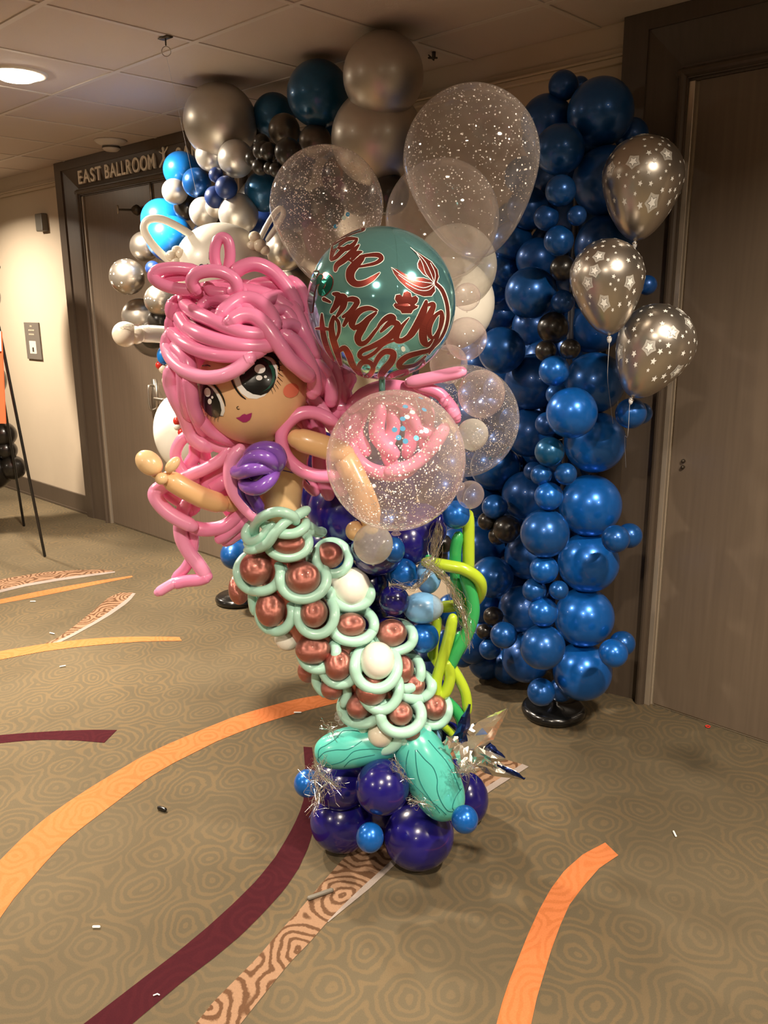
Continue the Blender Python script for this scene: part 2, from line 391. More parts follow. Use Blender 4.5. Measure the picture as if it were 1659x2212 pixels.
def stroke_outline_quads(pts, wd, seg=5):
    """pixel-space brush stroke -> list of small polygons"""
    P2 = catmull([(x, y, 0) for x, y in pts], seg); k = len(P2)
    if not isinstance(wd, (list, tuple)): wd = [wd] * len(pts)
    W = []
    for i in range(k):
        t = i / (k - 1) * (len(wd) - 1); a = int(min(len(wd) - 2, math.floor(t))) if len(wd) > 1 else 0
        W.append(wd[a] + (wd[min(a + 1, len(wd) - 1)] - wd[a]) * (t - a))
    L_, R_ = [], []
    for i in range(k):
        t = P2[min(k - 1, i + 1)] - P2[max(0, i - 1)]; t = t.normalized() if t.length > 1e-6 else Vector((1, 0, 0))
        nn = Vector((-t.y, t.x, 0)); L_.append(P2[i] + nn * W[i] / 2); R_.append(P2[i] - nn * W[i] / 2)
    polys = [[L_[i], L_[i + 1], R_[i + 1], R_[i]] for i in range(k - 1)]
    for e, i in ((0, 0), (1, k - 1)):
        c = P2[i]; rr = W[i] / 2
        polys.append([c + Vector((cos(a * pi / 4), sin(a * pi / 4), 0)) * rr for a in range(8)])
    return polys
def decal_strokes(strokes, c, r, off):
    V = []; Fc = []
    for pts, wd in strokes:
        for poly in stroke_outline_quads(pts, wd):
            v = []
            for q in poly:
                h = sphere_hit(q.x, q.y, c, r); v.append(c + (h - c) * ((r + off) / r))
            nrm = (v[1] - v[0]).cross(v[2] - v[0]); n = len(V)
            if nrm.dot(v[0] - c) < 0: v.reverse()
            V += v; Fc.append(tuple(range(n, n + len(v))))
    return V, Fc

# ------------------------------------------------------------------ lamps of the room (recessed downlights)
def downlight(s, d, power, label, group=None, r=.085):
    o = empty('ceiling_light', WL(s, d, C), label, 'ceiling light', group)
    c = WL(s, d, C)
    v, f = lathe_vf([(r * .98, -.004), (r * 1.0, -.010), (r * 1.16, -.008), (r * 1.18, 0)], 40)
    me_obj('trim_ring', [c + p for p in v], f[:-2], M['white_pl'], o)
    v, f = lathe_vf([(.001, -.036), (r * .3, -.034), (r * .6, -.027), (r * .82, -.016), (r * .96, -.003)], 40); me_obj('lens', [c + p for p in v], f[:-1], M['lens'], o)   # shallow domed glass
    l = bpy.data.lights.new('downlight', 'AREA'); l.shape = 'DISK'; l.size = r * 1.8; l.energy = power; l.color = (1, .86, .69); l.spread = radians(150)
    lo = bpy.data.objects.new('downlight', l); sc.collection.objects.link(lo); lo.location = c - Vector((0, 0, .042))
    lo.parent = o; lo.matrix_parent_inverse = o.matrix_basis.inverted()
    return o
LP = 26
downlight(3.87, 1.77, LP * 3.2, 'glowing recessed ceiling light at the left, above the ballroom door side', r=.11)
for s_, d_, k_, w_d in ((.04, 1.56, 1.5, 'above and to the right of the mermaid, just outside the frame'), (.25, -.1, 1.3, 'right above the viewpoint'), (3.05, .5, 1.3, 'left of the viewpoint, above the open carpet'), (1.9, -2.2, 1.2, 'behind the viewpoint, in the middle'),
                    (6.7, 2.0, 2.3, 'beyond the left edge, before the cream wall'), (-1.7, 0.9, 1.5, 'far to the right of the viewpoint, added to light the blue column'), (-1, -2.4, .8, 'behind the viewpoint, on the right'), (5.5, -1.6, 1.0, 'behind the viewpoint, far left')):  # the far right lamp is unseen, added to brighten the upper blue column
    downlight(s_, d_, LP * k_, 'recessed ceiling light ' + w_d, 'recessed ceiling lights out of view')

# ------------------------------------------------------------------ room
S0, S1, D0 = -4.5, 9.0, -4.5
Z = Vector((0, 0, 1))
fl = MB()
fl.add([WL(S0, D0, 0), WL(S1, D0, 0), WL(S1, WALL, 0), WL(S0, WALL, 0)], [(3, 2, 1, 0)], 0)
def resample(pts, n):
    pts = [Vector((x, y, 0)) for x, y in pts]; L_ = [0]
    for a, b in zip(pts, pts[1:]): L_.append(L_[-1] + (b - a).length)
    out = []; j = 0
    for i in range(n):
        t = L_[-1] * i / (n - 1)
        while j < len(pts) - 2 and L_[j + 1] < t: j += 1
        k = (t - L_[j]) / max(1e-6, L_[j + 1] - L_[j]); out.append(pts[j].lerp(pts[j + 1], min(1, max(0, k))))
    return out
def band(ea, eb, mi, z=.0012, n=40):
    A = resample(ea, n); B = resample(eb, n)
    a = [onz(p.x, p.y, z) for p in A]; b = [onz(p.x, p.y, z) for p in B]
    v = a + b; f = []
    for i in range(n - 1):
        q = (i, i + 1, n + i + 1, n + i)
        nr = (v[q[1]] - v[q[0]]).cross(v[q[3]] - v[q[0]])
        f.append(q if nr.z > 0 else tuple(reversed(q)))
    fl.add(v, f, mi)
def ZF(p, s=1.9988, ox=0, oy=1200): return [(ox + x / s, oy + y / s) for x, y in p]
# orange sweep
band(ZF([(-160, 1500), (0, 1315), (100, 1215), (200, 1130), (300, 1060), (400, 995), (500, 935), (600, 875), (700, 825), (800, 782), (900, 740), (1000, 700), (1100, 668), (1200, 640), (1300, 615), (1380, 603), (1470, 590)]),
     ZF([(-100, 1740), (0, 1565), (60, 1480), (130, 1400), (200, 1320), (280, 1235), (360, 1170), (440, 1110), (540, 1035), (640, 960), (740, 900), (840, 850), (940, 800), (1040, 760), (1140, 722), (1240, 692), (1340, 665), (1470, 632)]), 1)
# maroon sweep
band(ZF([(1310, 825), (1318, 930), (1310, 1060), (1290, 1120), (1250, 1200), (1190, 1300), (1110, 1400), (1010, 1500), (900, 1600), (780, 1700), (650, 1800), (520, 1900), (360, 2023), (200, 2140)]),
     ZF([(1347, 828), (1362, 930), (1367, 1060), (1360, 1150), (1335, 1250), (1290, 1350), (1230, 1440), (1140, 1540), (1040, 1640), (920, 1740), (800, 1830), (680, 1930), (570, 2023), (400, 2150)]), 2)
band(ZF([(-120, 790), (0, 775), (120, 765), (250, 757), (400, 752), (505, 753)]), ZF([(-120, 825), (0, 810), (100, 800), (200, 795), (330, 798), (450, 808)]), 2)
# brown ringed band with its grey edge
ZB = lambda p: ZF(p, 2.37, 300, 1700)
band([(1080, 1637), (1020, 1672), (900, 1765), (800, 1812)] + ZB([(1060, 350), (1000, 420), (930, 500), (830, 620), (720, 740), (600, 880), (480, 1000), (380, 1100), (290, 1213), (180, 1330)]),
     [(1129, 1651), (1050, 1700), (950, 1775), (870, 1835)] + ZB([(1240, 430), (1140, 520), (1050, 605), (965, 690), (870, 800), (780, 890), (690, 1000), (610, 1100), (520, 1213), (420, 1330)]), 3)
band([(1128, 1650), (1050, 1700), (950, 1775), (870, 1835)] + ZB([(1240, 425), (1150, 505), (1050, 600), (965, 688)]),
     [(1142, 1656), (1062, 1707), (962, 1782), (882, 1842)] + ZB([(1300, 408), (1180, 520), (1075, 605), (970, 691)]), 4, .0016)
# far bands on the left
band(ZF([(-60, 112), (0, 104), (110, 84), (200, 71), (330, 62), (440, 60), (492, 66)]), ZF([(-60, 160), (0, 150), (110, 124), (250, 100), (370, 84), (440, 76), (495, 72)]), 3)
band(ZF([(-60, 160), (0, 148), (110, 122), (250, 98), (370, 82), (440, 74), (495, 68)]), ZF([(-60, 174), (0, 160), (110, 133), (250, 109), (370, 92), (440, 82), (497, 73)]), 4, .0016)
band(ZF([(-60, 204), (0, 190), (150, 158), (300, 130), (440, 106), (570, 87)]), ZF([(-60, 224), (0, 208), (150, 180), (300, 150), (440, 120), (572, 93)]), 1)
band(ZF([(195, 380), (250, 355), (320, 305), (400, 240), (470, 180), (520, 160), (575, 160)]), ZF([(225, 380), (300, 345), (400, 290), (460, 252), (520, 210), (550, 187), (575, 163)]), 3)
band(ZF([(222, 380), (300, 343), (400, 288), (460, 250), (520, 208), (550, 185), (572, 162)]), ZF([(252, 378), (320, 345), (420, 290), (480, 254), (540, 212), (565, 190), (586, 163)]), 4, .0016)
band(ZF([(-60, 424), (0, 413), (100, 396), (200, 380), (300, 368), (400, 358), (500, 352), (600, 350), (690, 350), (775, 352)]), ZF([(-60, 465), (0, 450), (100, 430), (200, 412), (300, 399), (400, 388), (500, 379), (600, 372), (690, 369), (785, 368)]), 1, .0018)
# orange sweep, right
ZR = lambda p: ZF(p, 2.001, 830, 1500)
band(ZR([(955, 640), (860, 690), (780, 760), (720, 840), (670, 930), (620, 1040), (580, 1140), (540, 1240), (510, 1330), (485, 1425), (450, 1560)]),
     ZR([(1012, 695), (930, 750), (860, 830), (800, 910), (760, 1000), (720, 1110), (690, 1210), (660, 1310), (635, 1425), (610, 1560)]), 1)
struct(fl.obj('floor', [M['carpet'], M['carpet_orange'], M['carpet_maroon'], M['carpet_brown'], M['carpet_grey']]))

ce = MB()
ce.add([WL(S0, D0, C), WL(S1, D0, C), WL(S1, WALL, C), WL(S0, WALL, C)], [(0, 1, 2, 3)], 0)
s_ = 1.78 - .588 * 10
while s_ < S1:
    ce.wbox(s_ - .011, s_ + .011, D0, WALL, C - .004, C - .0005, 1); s_ += .588
d_ = 2.65
while d_ > D0:
    ce.wbox(S0, S1, d_ - .011, d_ + .011, C - .0045, C - .0006, 1); d_ -= .595
ceil_o = struct(ce.obj('ceiling', [M['tile'], M['tgrid']]))

wb = MB(); wb.wbox(S0, S1, WALL, WALL + .1, 0, C); struct(wb.obj('wall_back', M['wall']))
wb = MB(); wb.wbox(S0, S1, D0 - .1, D0, 0, C); struct(wb.obj('wall_front', M['wall']))
wb = MB(); wb.wbox(S1, S1 + .1, D0, WALL, 0, C); struct(wb.obj('wall_left', M['wall']))
wb = MB(); wb.wbox(S0 - .1, S0, D0, WALL, 0, C); struct(wb.obj('wall_right', M['wall']))
# picture rails
for i, (a, b) in enumerate(((6.065, S1), (1.655, 3.61))):
    t = MB(); t.wbox(a, b, WALL - .022, WALL, 2.43, 2.452); t.wbox(a, b, WALL - .03, WALL, 2.452, 2.462); t.wbox(a, b, WALL - .012, WALL, 2.462, 2.485)
    struct(t.obj('trim_%d' % (i + 1), M['wall_trim'], bevel=.004))
for nm, a, b in (('baseboard_left', 6.065, S1), ('baseboard_right', 1.655, 3.61)):
    t = MB(); t.wbox(a, b, WALL - .016, WALL, 0, .15); t.wbox(a, b, WALL - .02, WALL, 0, .02)
    struct(t.obj(nm, M['casing'], bevel=.003))

def doorway(i, sc_, half_leaf, out, panel, mould):
    """double door centred at sc_: leaves, moulded jamb, flat panel frame, outer band up to the ceiling"""
    root = bpy.data.objects.new('door_%d' % i, None); sc.collection.objects.link(root); root.location = WL(sc_, WALL, 0); root['kind'] = 'structure'
    hl = half_leaf; top = 2.325
    for k in (1, -1):
        t = MB(); a, b = sc_ + k * .003, sc_ + k * hl; t.wbox(min(a, b), max(a, b), WALL - .012, WALL + .03, .012, top)
        t.obj('door_leaf', M['door'], root, bevel=.002)
        t = MB(); a, b = sc_ + k * (hl + .012), sc_ + k * (hl + .034); t.wbox(min(a, b), max(a, b), WALL - .022, WALL, 0, top); t.obj('jamb_strip', M['jamb'], root, bevel=.002)
    c = MB()
    for k in (1, -1):
        def ss(x): return sc_ + k * x
        a, b = ss(hl + .034), ss(mould); c.wbox(min(a, b), max(a, b), WALL - .03, WALL, 0, top + .035)
        c.tube([WL(ss((hl + .034 + mould) / 2 + .004), WALL - .028, 0), WL(ss((hl + .034 + mould) / 2 + .004), WALL - .028, top + .03)], .016, 12)
        # splayed panel board
        p0, p1 = ss(mould), ss(panel)
        zt0, zt1 = top + .05, 2.512
        q = [WL(p0, WALL - .004, 0), WL(p1, WALL - .03, 0), WL(p1, WALL - .03, zt1), WL(p0, WALL - .004, zt0)]
        c.add(q, [(0, 1, 2, 3) if k > 0 else (3, 2, 1, 0)])
        a, b = ss(panel), ss(out); c.wbox(min(a, b), max(a, b), WALL - .04, WALL, 0, C - .001)
    c.wbox(sc_ - mould, sc_ + mould, WALL - .03, WALL, top + .008, top + .05)
    c.tube([WL(sc_ - mould, WALL - .028, top + .028), WL(sc_ + mould, WALL - .028, top + .028)], .016, 12)
    c.wbox(sc_ - hl - .04, sc_ + hl + .04, WALL - .018, WALL, top, top + .01)
    q = [WL(sc_ - mould, WALL - .004, top + .05), WL(sc_ + mould, WALL - .004, top + .05), WL(sc_ + panel, WALL - .03, 2.512), WL(sc_ - panel, WALL - .03, 2.512)]
    c.add(q, [(3, 2, 1, 0)])
    c.wbox(sc_ - panel, sc_ + panel, WALL - .04, WALL, 2.512, C - .001)
    c.obj('door_casing', M['casing'], root)
    return root
d1 = doorway(1, 4.838, .865, 1.222, 1.13, .945)
d2 = doorway(2, .505, .868, 1.15, 1.055, .932)
# hardware on the ballroom doors
def at_wall(px, py, d=WALL): return PD(px, py, d)
def hw(name, parent, build, m):
    t = MB(); build(t); return t.obj(name, m, parent, smooth=True)
Nn = -WN
def b_(t):
    p = WL(4.98, WALL - .012, 1.0)
    t.box(p + Nn * .004, WS, Z, Nn, .028, .12, .004)
    pts = catmull([p + Z * .075, p + Z * .078 + Nn * .045, p + Nn * .055, p - Z * .078 + Nn * .045, p - Z * .075], 5)
    t.tube(pts, .008, 10)
hw('pull_handle', d1, b_, M['metal'])
def b_(t):
    p = WL(4.79, WALL - .012, 1.0); t.box(p + Nn * .004, WS, Z, Nn, .03, .15, .005)
    t.tube(catmull([p, p + Nn * .05, p + Nn * .055 + WS * .06, p + Nn * .05 + WS * .12], 5), .011, 10)
hw('lever_handle', d1, b_, M['metal'])
def b_(t):
    p = WL(4.85, WALL - .012, 2.315); t.box(p - Z * .05 + Nn * .006, WS, Z, Nn, .006, .07, .006); t.box(p - Z * .11 + Nn * .012, WS, Z, Nn, .011, .016, .012)
hw('top_bolt', d1, b_, M['metal'])
def b_(t):   # two bolts on the right-hand door
    for zz in (1.018, .995):
        p = WL(1.324, WALL - .012, zz); t.tube([p, p + Nn * .008], .007, 10)
hw('bolt_heads', d2, b_, M['metal_d'])
# round-topped coat peg on the ballroom door
pk = empty('coat_peg', WL(5.1, WALL - .012, 2.2), 'dark bronze knobbed peg with a round disc end high on the ballroom door', 'peg')
q0 = PD(306, 454, WALL - .012); q1 = PD(256, 453, WALL - .14)
ax_ = (q1 - q0).normalized(); L_ = (q1 - q0).length
v, f = lathe_vf([(.001, 0), (.012, .0), (.03, L_ * .13), (.034, L_ * .22), (.024, L_ * .36), (.012, L_ * .45), (.001, L_ * .45)], 24)
Rq = rot_to(ax_); me_obj('knob', [q0 + Rq @ p for p in v], f, M['metal_d'], pk)
v, f = tube_vf([q0 + ax_ * L_ * .4, q1], .0065, 12); me_obj('rod', v, f, M['metal_d'], pk)
v, f = lathe_vf([(.001, L_), (.026, L_), (.028, L_ + .004), (.026, L_ + .008), (.001, L_ + .008)], 24); me_obj('end_disc', [q0 + Rq @ p for p in v], f, M['metal'], pk)

# raised lettering over the ballroom doors
def text_mesh(txt, size, ext):
    cu = bpy.data.curves.new('t', 'FONT'); cu.body = txt; cu.size = size; cu.extrude = ext; cu.offset = size * .012; cu.bevel_depth = 0
    o = bpy.data.objects.new('t', cu); sc.collection.objects.link(o)
    dg = bpy.context.evaluated_depsgraph_get(); dg.update()
    me = bpy.data.meshes.new_from_object(o.evaluated_get(dg)); bpy.data.objects.remove(o); bpy.data.curves.remove(cu)
    return me
def lettering(txt, s_left, s_right, z0, hgt, root, dsurf, m, name='letter'):
    """letters one by one along the wall, reading left to right from the room"""
    glyphs = []; x = 0
    for ch in txt:
        if ch == ' ': x += .33; glyphs.append(None); continue
        me = text_mesh(ch, 1, .03); vs = [v.co.copy() for v in me.vertices]
        x0 = min(v.x for v in vs); x1 = max(v.x for v in vs); glyphs.append((me, x - x0)); x += (x1 - x0) + .1
    tot = x - .1; k = (s_left - s_right) / tot
    for g in glyphs:
        if g is None: continue
        me, off = g; h = .73
        for v in me.vertices:
            X, Y_, Zz = v.co; p = WL(s_left - (X + off) * k, dsurf - .008 - Zz * .2, z0 + Y_ / h * hgt); v.co = p
        me.flip_normals()
        me.materials.append(m); o = bpy.data.objects.new(name, me); sc.collection.objects.link(o)
        if root: o.parent = root; o.matrix_parent_inverse = root.matrix_basis.inverted()
sg = empty('sign_lettering', WL(5.2, WALL - .03, 2.4), 'raised pale metal letters reading EAST BALLROOM above the grey double doors', 'sign')
lettering('EAST', 5.735, 5.42, 2.405, .088, sg, WALL - .018, M['letter'])
lettering('BALLROOM', 5.37, 4.765, 2.405, .088, sg, WALL - .018, M['letter'])
# small leaping-figure emblem
c0 = WL(4.66, WALL - .03, 2.45)
em = MB()
def wp(x, y): return c0 - WS * x + Z * y
for a, b, w2 in (((-.05, -.045), (.0, .0), .012), ((.05, -.05), (.0, .0), .012), ((.0, -.01), (.0, .035), .018), ((-.045, .04), (.0, .02), .008), ((.045, .055), (.0, .02), .008)):
    em.tube([wp(*a), wp(*b)], w2 * .55, 8)
em.tube([wp(0, .05), wp(0, .053)], .011, 10)
tag(em.obj('sign_emblem', M['letter'], None, True), 'raised metal figure emblem just right of the ballroom lettering', 'sign')
sg2 = empty('sign_lettering', WL(4.3, WALL - .03, 2.4), 'raised metal letters partly hidden behind the silver balloons, right of the emblem', 'sign')
lettering('SAN', 4.53, 4.29, 2.405, .088, sg2, WALL - .018, M['letter'])

# wall sounder box
ws = empty('alarm_box', WL(6.36, WALL, 2.2), 'small grey alarm box mounted high on the cream wall', 'alarm')
t = MB(); t.wbox(6.31, 6.42, WALL - .05, WALL, 2.135, 2.26); t.obj('housing', M['grey_box'], ws, bevel=.008)
t = MB()
for zz in (2.235, 2.2, 2.165): t.tube([WL(6.42, WALL - .03, zz), WL(6.426, WALL - .03, zz)], .014, 12)
t.obj('indicator_lights', M['metal'], ws, True)
# room plaque
pq = empty('wall_plaque', WL(6.76, WALL, 1.33), 'dark grey rectangular plaque with white notice on the cream wall', 'plaque')
t = MB(); t.wbox(6.63, 6.89, WALL - .014, WALL, 1.18, 1.47); t.obj('board', M['plaque'], pq, bevel=.003)
t = MB(); t.wbox(6.70, 6.82, WALL - .016, WALL - .013, 1.225, 1.325); t.obj('notice', M['white_pl'], pq)
t = MB()
for i, (a, b) in enumerate(((6.78, 6.74), (6.81, 6.70), (6.81, 6.71))):
    zz = 1.435 - i * .032
    n_ = 4
    for j in range(n_):
        w0 = a + (b - a) * j / n_; t.wbox(min(w0, w0 + (b - a) / n_ * .7), max(w0, w0 + (b - a) / n_ * .7), WALL - .016, WALL - .013, zz, zz + .012)
t.obj('raised_text', M['wall_trim'], pq)
t = MB(); t.wbox(6.745, 6.77, WALL - .0175, WALL - .015, 1.24, 1.275); t.obj('printed_figure', M['metal_d'], pq)

# ceiling fittings
sm = empty('smoke_detector', onz(239, 303, C), 'round white smoke detector on the ceiling before the ballroom doors', 'smoke detector')
p0 = onz(239, 303, C)
v, f = lathe_vf([(.095, 0), (.098, -.004), (.085, -.016), (.06, -.03), (.055, -.032)], 36); me_obj('base', [p0 + p for p in v], f, M['white_pl'], sm)
v, f = lathe_vf([(.05, -.032), (.052, -.05), (.035, -.062), (.001, -.062)], 36); me_obj('sensor_head', [p0 + p for p in v], f, M['tgrid'], sm)
v, f = lathe_vf([(.053, -.036), (.054, -.046), (.05, -.046)], 36); me_obj('vent_ring', [p0 + p for p in v], f[:-2], M['metal_d'], sm)
hk = empty('ceiling_hook', onz(355, 78, C), 'small clip and ring hanging from the ceiling grid with a clear line', 'hook')
p0 = onz(357, 78, C); t = MB(); t.box(p0 - Z * .006, WS, WN, Z, .03, .014, .002); t.tube([p0 - Z * .006, p0 - Z * .03], .003, 8); t.obj('clip', M['metal_d'], hk, True)
rg = [p0 - Z * (.052) + VR * (.017 * cos(a)) + Z * (.017 * sin(a)) for a in [2 * pi * i / 24 for i in range(24)]]
v, f = tube_vf(rg, .0016, 6, False, True); me_obj('ring', v, f, M['metal'], hk)
pa = p0 - Z * .07; pb = PD(425, 420, 2.35)
v, f = tube_vf([pa.lerp(pb, i / 12) for i in range(13)], .0007, 5); me_obj('line', v, f, M['ribbon'], hk)
p0 = onz(937, 112, C); t = MB(); t.tube([p0, p0 - Z * .02], .008, 10); t.tube([p0 - Z * .022 - VR * .02, p0 - Z * .022 + VR * .012], .004, 8); t.tube([p0 - Z * .03, p0 - Z * .012 - VR * .02], .003, 8)
tag(t.obj('ceiling_clip', M['metal_d'], None, True), 'small metal grid clip on the ceiling right of the top silver balloon', 'clip')

# ------------------------------------------------------------------ left edge: easel with poster, black balloons
ea = empty('easel', onz(75, 1170), 'black metal easel legs holding an orange board at the left edge', 'easel')
f1, f2 = onz(52, 1137), onz(97, 1203)
tp = Vector((f1.x - .35, f1.y - .35, 1.75)); tp = P(-70, 700, 5.2)
for ft, tt, nm in ((f1, P(-28, 640, 5.75), 'leg'), (f2, P(-14, 650, 5.2), 'leg'), (onz(-140, 1170), P(-60, 640, 5.3), 'leg')):
    v, f = tube_vf([ft + Z * .008, ft.lerp(tt, .5), tt], .0095, 10); me_obj(nm, v, f, M['plastic_k'], ea)
bd = empty('poster_board', P(-30, 900, 5.1), 'orange poster board with a white corner standing on the easel', 'poster')
a = P(12, 915, 5.1); b = P(3, 716, 5.1); left = -Vector((1, -.15, 0)).normalized() * .55
v = [a, a + left, b + left, b]; nb = (v[1] - v[0]).cross(v[3] - v[0]).normalized() * .008
v2 = v + [p + nb for p in v]
me_obj('board', v2, [(0, 1, 2, 3), (7, 6, 5, 4), (0, 4, 5, 1), (1, 5, 6, 2), (2, 6, 7, 3), (3, 7, 4, 0)], M['orange_board'], bd, False)
u_ = (a - b).normalized(); rr_ = left.normalized(); eps = -VF * .012
q = [b + eps, b + rr_ * .2 + eps, b + rr_ * .2 + u_ * .118 + eps, b + u_ * .118 + eps]
q = q + [p + VF * .003 for p in q]
me_obj('white_patch', q, [(0, 1, 2, 3), (7, 6, 5, 4), (0, 4, 5, 1), (1, 5, 6, 2), (2, 6, 7, 3), (3, 7, 4, 0)], M['pure'], bd, False)
bc = empty('balloon_column', onz(-60, 1060), 'black balloon column standing at the left edge behind the easel', 'balloon column')
for x, y, r in ((8, 938, 27), (14, 972, 22), (28, 1010, 27), (-15, 1020, 38), (-40, 950, 45), (-60, 1020, 45), (-70, 880, 50), (-30, 820, 42), (-60, 740, 55), (-42, 640, 40), (-70, 560, 60), (-25, 700, 18)):
    p = P(x, y, 6.1); balloon('balloon', p, wr(p, r), M['black'], (random.uniform(-1, 1), -1, .3), bc)
v, f = tube_vf([P(-60, 1050, 6.1), P(-60, 500, 6.1)], .012, 8); me_obj('pole', v, f, M['plastic_k'], bc)

# ------------------------------------------------------------------ blue balloon column (right) and silver garland (left)
DL = {0: 2.76, 1: 2.62, 2: 2.47, 3: 2.36, 4: 2.28}
def cluster(root, axis_xy, rows, dl=DL):
    for row in rows:
        x, y, r, mk, ly = row[:5]
        d = dl[ly] if isinstance(ly, int) else ly
        p = PD(x, y, d); R_ = wr(p, r)
        while p.z + R_ > C - .012 and d > 1.9: d -= .01; p = PD(x, y, d); R_ = wr(p, r)
        while p.z - R_ < .004 and d > 1.9: d -= .01; p = PD(x, y, d); R_ = wr(p, r)
        ax_ = Vector((axis_xy.x, axis_xy.y, p.z + random.uniform(-.03, .03)))
        dr = p - ax_
        if dr.length < .02: dr = -WN
        if R_ > .05: dr = dr - WN * .15
        sq = row[5] if len(row) > 5 else 1.0
        nm = {'black': 'black_balloon', 'silver': 'silver_balloon', 'silver_soft': 'silver_balloon', 'silver_light': 'silver_balloon', 'taupe': 'graphite_balloon', 'smoke': 'smoky_balloon'}.get(mk, 'blue_balloon')
        balloon(nm, p, R_, M[mk], dr, root, 1.07, (1, 1, sq))
base_p = onz(1195, 1543)
col = empty('balloon_column', base_p, 'tall column of pearl blue balloons on a round black base beside the right-hand door', 'balloon column')
v, f = lathe_vf([(.001, 0), (.108, 0), (.122, .008), (.127, .022), (.122, .036), (.108, .044), (.02, .047), (.018, .06), (.001, .06)], 56)
me_obj('base', [base_p + p for p in v], f, M['plastic_k'], col)
v, f = tube_vf([base_p + Z * .05, base_p + Z * 2.15], .012, 10); me_obj('pole', v, f, M['pole'], col)
B = 'blue'; Dp = 'blue_deep'; K = 'black'
blues = [
 (1216, 185, 31, Dp, 1), (1252, 187, 21, Dp, 0), (1297, 243, 71, B, 1), (1181, 262, 55, Dp, 1), (1209, 323, 53, B, 2), (1364, 292, 36, Dp, 0),
 (1310, 392, 73, Dp, 1), (1211, 412, 33, B, 3), (1180, 470, 27, Dp, 3), (1246, 466, 21, Dp, 3), (1207, 520, 32, B, 3), (1308, 532, 66, Dp, 1),
 (1105, 520, 42, B, 1), (1140, 450, 45, Dp, 1), (1085, 585, 38, B, 1), (1160, 560, 45, Dp, 1), (1216, 580, 28, K, 2), (1146, 633, 55, B, 2), (1215, 652, 25, Dp, 2),
 (1398, 616, 21, Dp, 1), (1290, 640, 60, Dp, 0), (1150, 705, 44, Dp, 0), (1078, 680, 40, Dp, 0), (1060, 620, 40, B, 1), (1283, 700, 62, Dp, 0), (1195, 708, 34, K, 2), (1179, 758, 23, K, 3), (1232, 754, 22, K, 3),
 (1083, 757, 50, B, 2), (1197, 801, 33, 'azure', 3), (1150, 825, 60, Dp, 1), (1284, 827, 65, B, 1), (1204, 852, 25, B, 2), (1235, 892, 55, 'azure', 3),
 (1363, 893, 33, B, 2), (1386, 893, 23, B, 1), (1285, 955, 66, 'azure', 1), (1143, 935, 52, Dp, 1), (1182, 916, 26, Dp, 2), (1187, 976, 32, 'teal_blue', 3),
 (1152, 1018, 21, Dp, 2), (1169, 1026, 23, B, 3), (1222, 1024, 24, B, 3), (1185, 1072, 31, 'azure', 3), (1275, 1092, 67, 'azure', 1), (1136, 1070, 52, Dp, 1),
 (1068, 1008, 52, B, 1), (1068, 1095, 27, B, 2), (1177, 1152, 53, B, 3), (1095, 1143, 30, K, 2), (1052, 1126, 20, K, 2), (1075, 1158, 20, K, 2), (1043, 1180, 45, Dp, 1),
 (1142, 1200, 52, Dp, 1), (1271, 1215, 66, 'azure', 1, .9), (1330, 1164, 30, B, 2), (1360, 1157, 27, B, 1), (1175, 1230, 31, 'azure', 3), (1154, 1275, 26, B, 3), (1207, 1275, 21, B, 3),
 (1173, 1322, 32, 'azure', 3), (1262, 1333, 64, 'azure', 1), (1127, 1315, 50, Dp, 1), (1062, 1247, 45, B, 2), (1065, 1331, 21, K, 2), (1046, 1364, 17, K, 2), (1088, 1372, 29, B, 3),
 (1058, 1402, 23, B, 2), (1172, 1398, 49, B, 3), (1258, 1450, 63, 'azure', 1), (1345, 1390, 27, B, 1), (1325, 1411, 31, 'azure', 2), (1136, 1422, 52, Dp, 1),
 (1169, 1495, 30, B, 2), (1212, 1490, 26, Dp, 1), (1040, 1310, 38, Dp, 1), (1020, 1400, 34, Dp, 1), (1000, 1420, 22, Dp, 1), (1090, 880, 48, Dp, 0), (1220, 1180, 50, Dp, 0), (1230, 1300, 50, Dp, 0),
 (1085, 960, 40, Dp, 0), (1215, 390, 60, Dp, 0), (1230, 480, 55, Dp, 0), (1040, 1080, 40, Dp, 1), (1215, 1000, 50, Dp, 0), (1200, 900, 50, Dp, 0), (1205, 1090, 50, Dp, 0), (1180, 780, 50, Dp, 0),
 (1040, 560, 44, Dp, 0), (1085, 640, 46, Dp, 0), (1040, 700, 45, Dp, 0), (1090, 840, 46, Dp, 0), (1040, 790, 45, Dp, 0), (1030, 900, 45, Dp, 0), (1060, 945, 40, Dp, 0), (1020, 1010, 42, Dp, 0), (1090, 1060, 40, Dp, 0), (1000, 1130, 42, Dp, 0), (1010, 1215, 42, Dp, 0), (1080, 1290, 42, Dp, 0), (1110, 480, 44, Dp, 0), (1130, 380, 40, Dp, 0), (1120, 1380, 42, Dp, 0), (1000, 1330, 36, Dp, 0)]
blues += [(x + (12 if k % 2 else -8), y, 44, Dp, 2.8) for k, y in enumerate(range(300, 1400, 76)) for x in (1095 - k * 3, 1180 - k, 1262 - k * 2) if not (x < 1150 and y < 480)]
blues += [(x, y, 34, Dp, 2.74) for x, y in ((1105, 1010), (1120, 1110), (1105, 1190), (1108, 900), (1160, 980), (1160, 1110), (1205, 1200), (1105, 1260), (1110, 1340), (1060, 880))]
blues += [(x, y, 38, Dp, 2.78) for x, y in ((1040, 640), (1030, 760), (1025, 860), (1010, 960), (1000, 1060), (1030, 1150), (1010, 1270), (1050, 1430), (1100, 1440))]
cluster(col, base_p, blues)

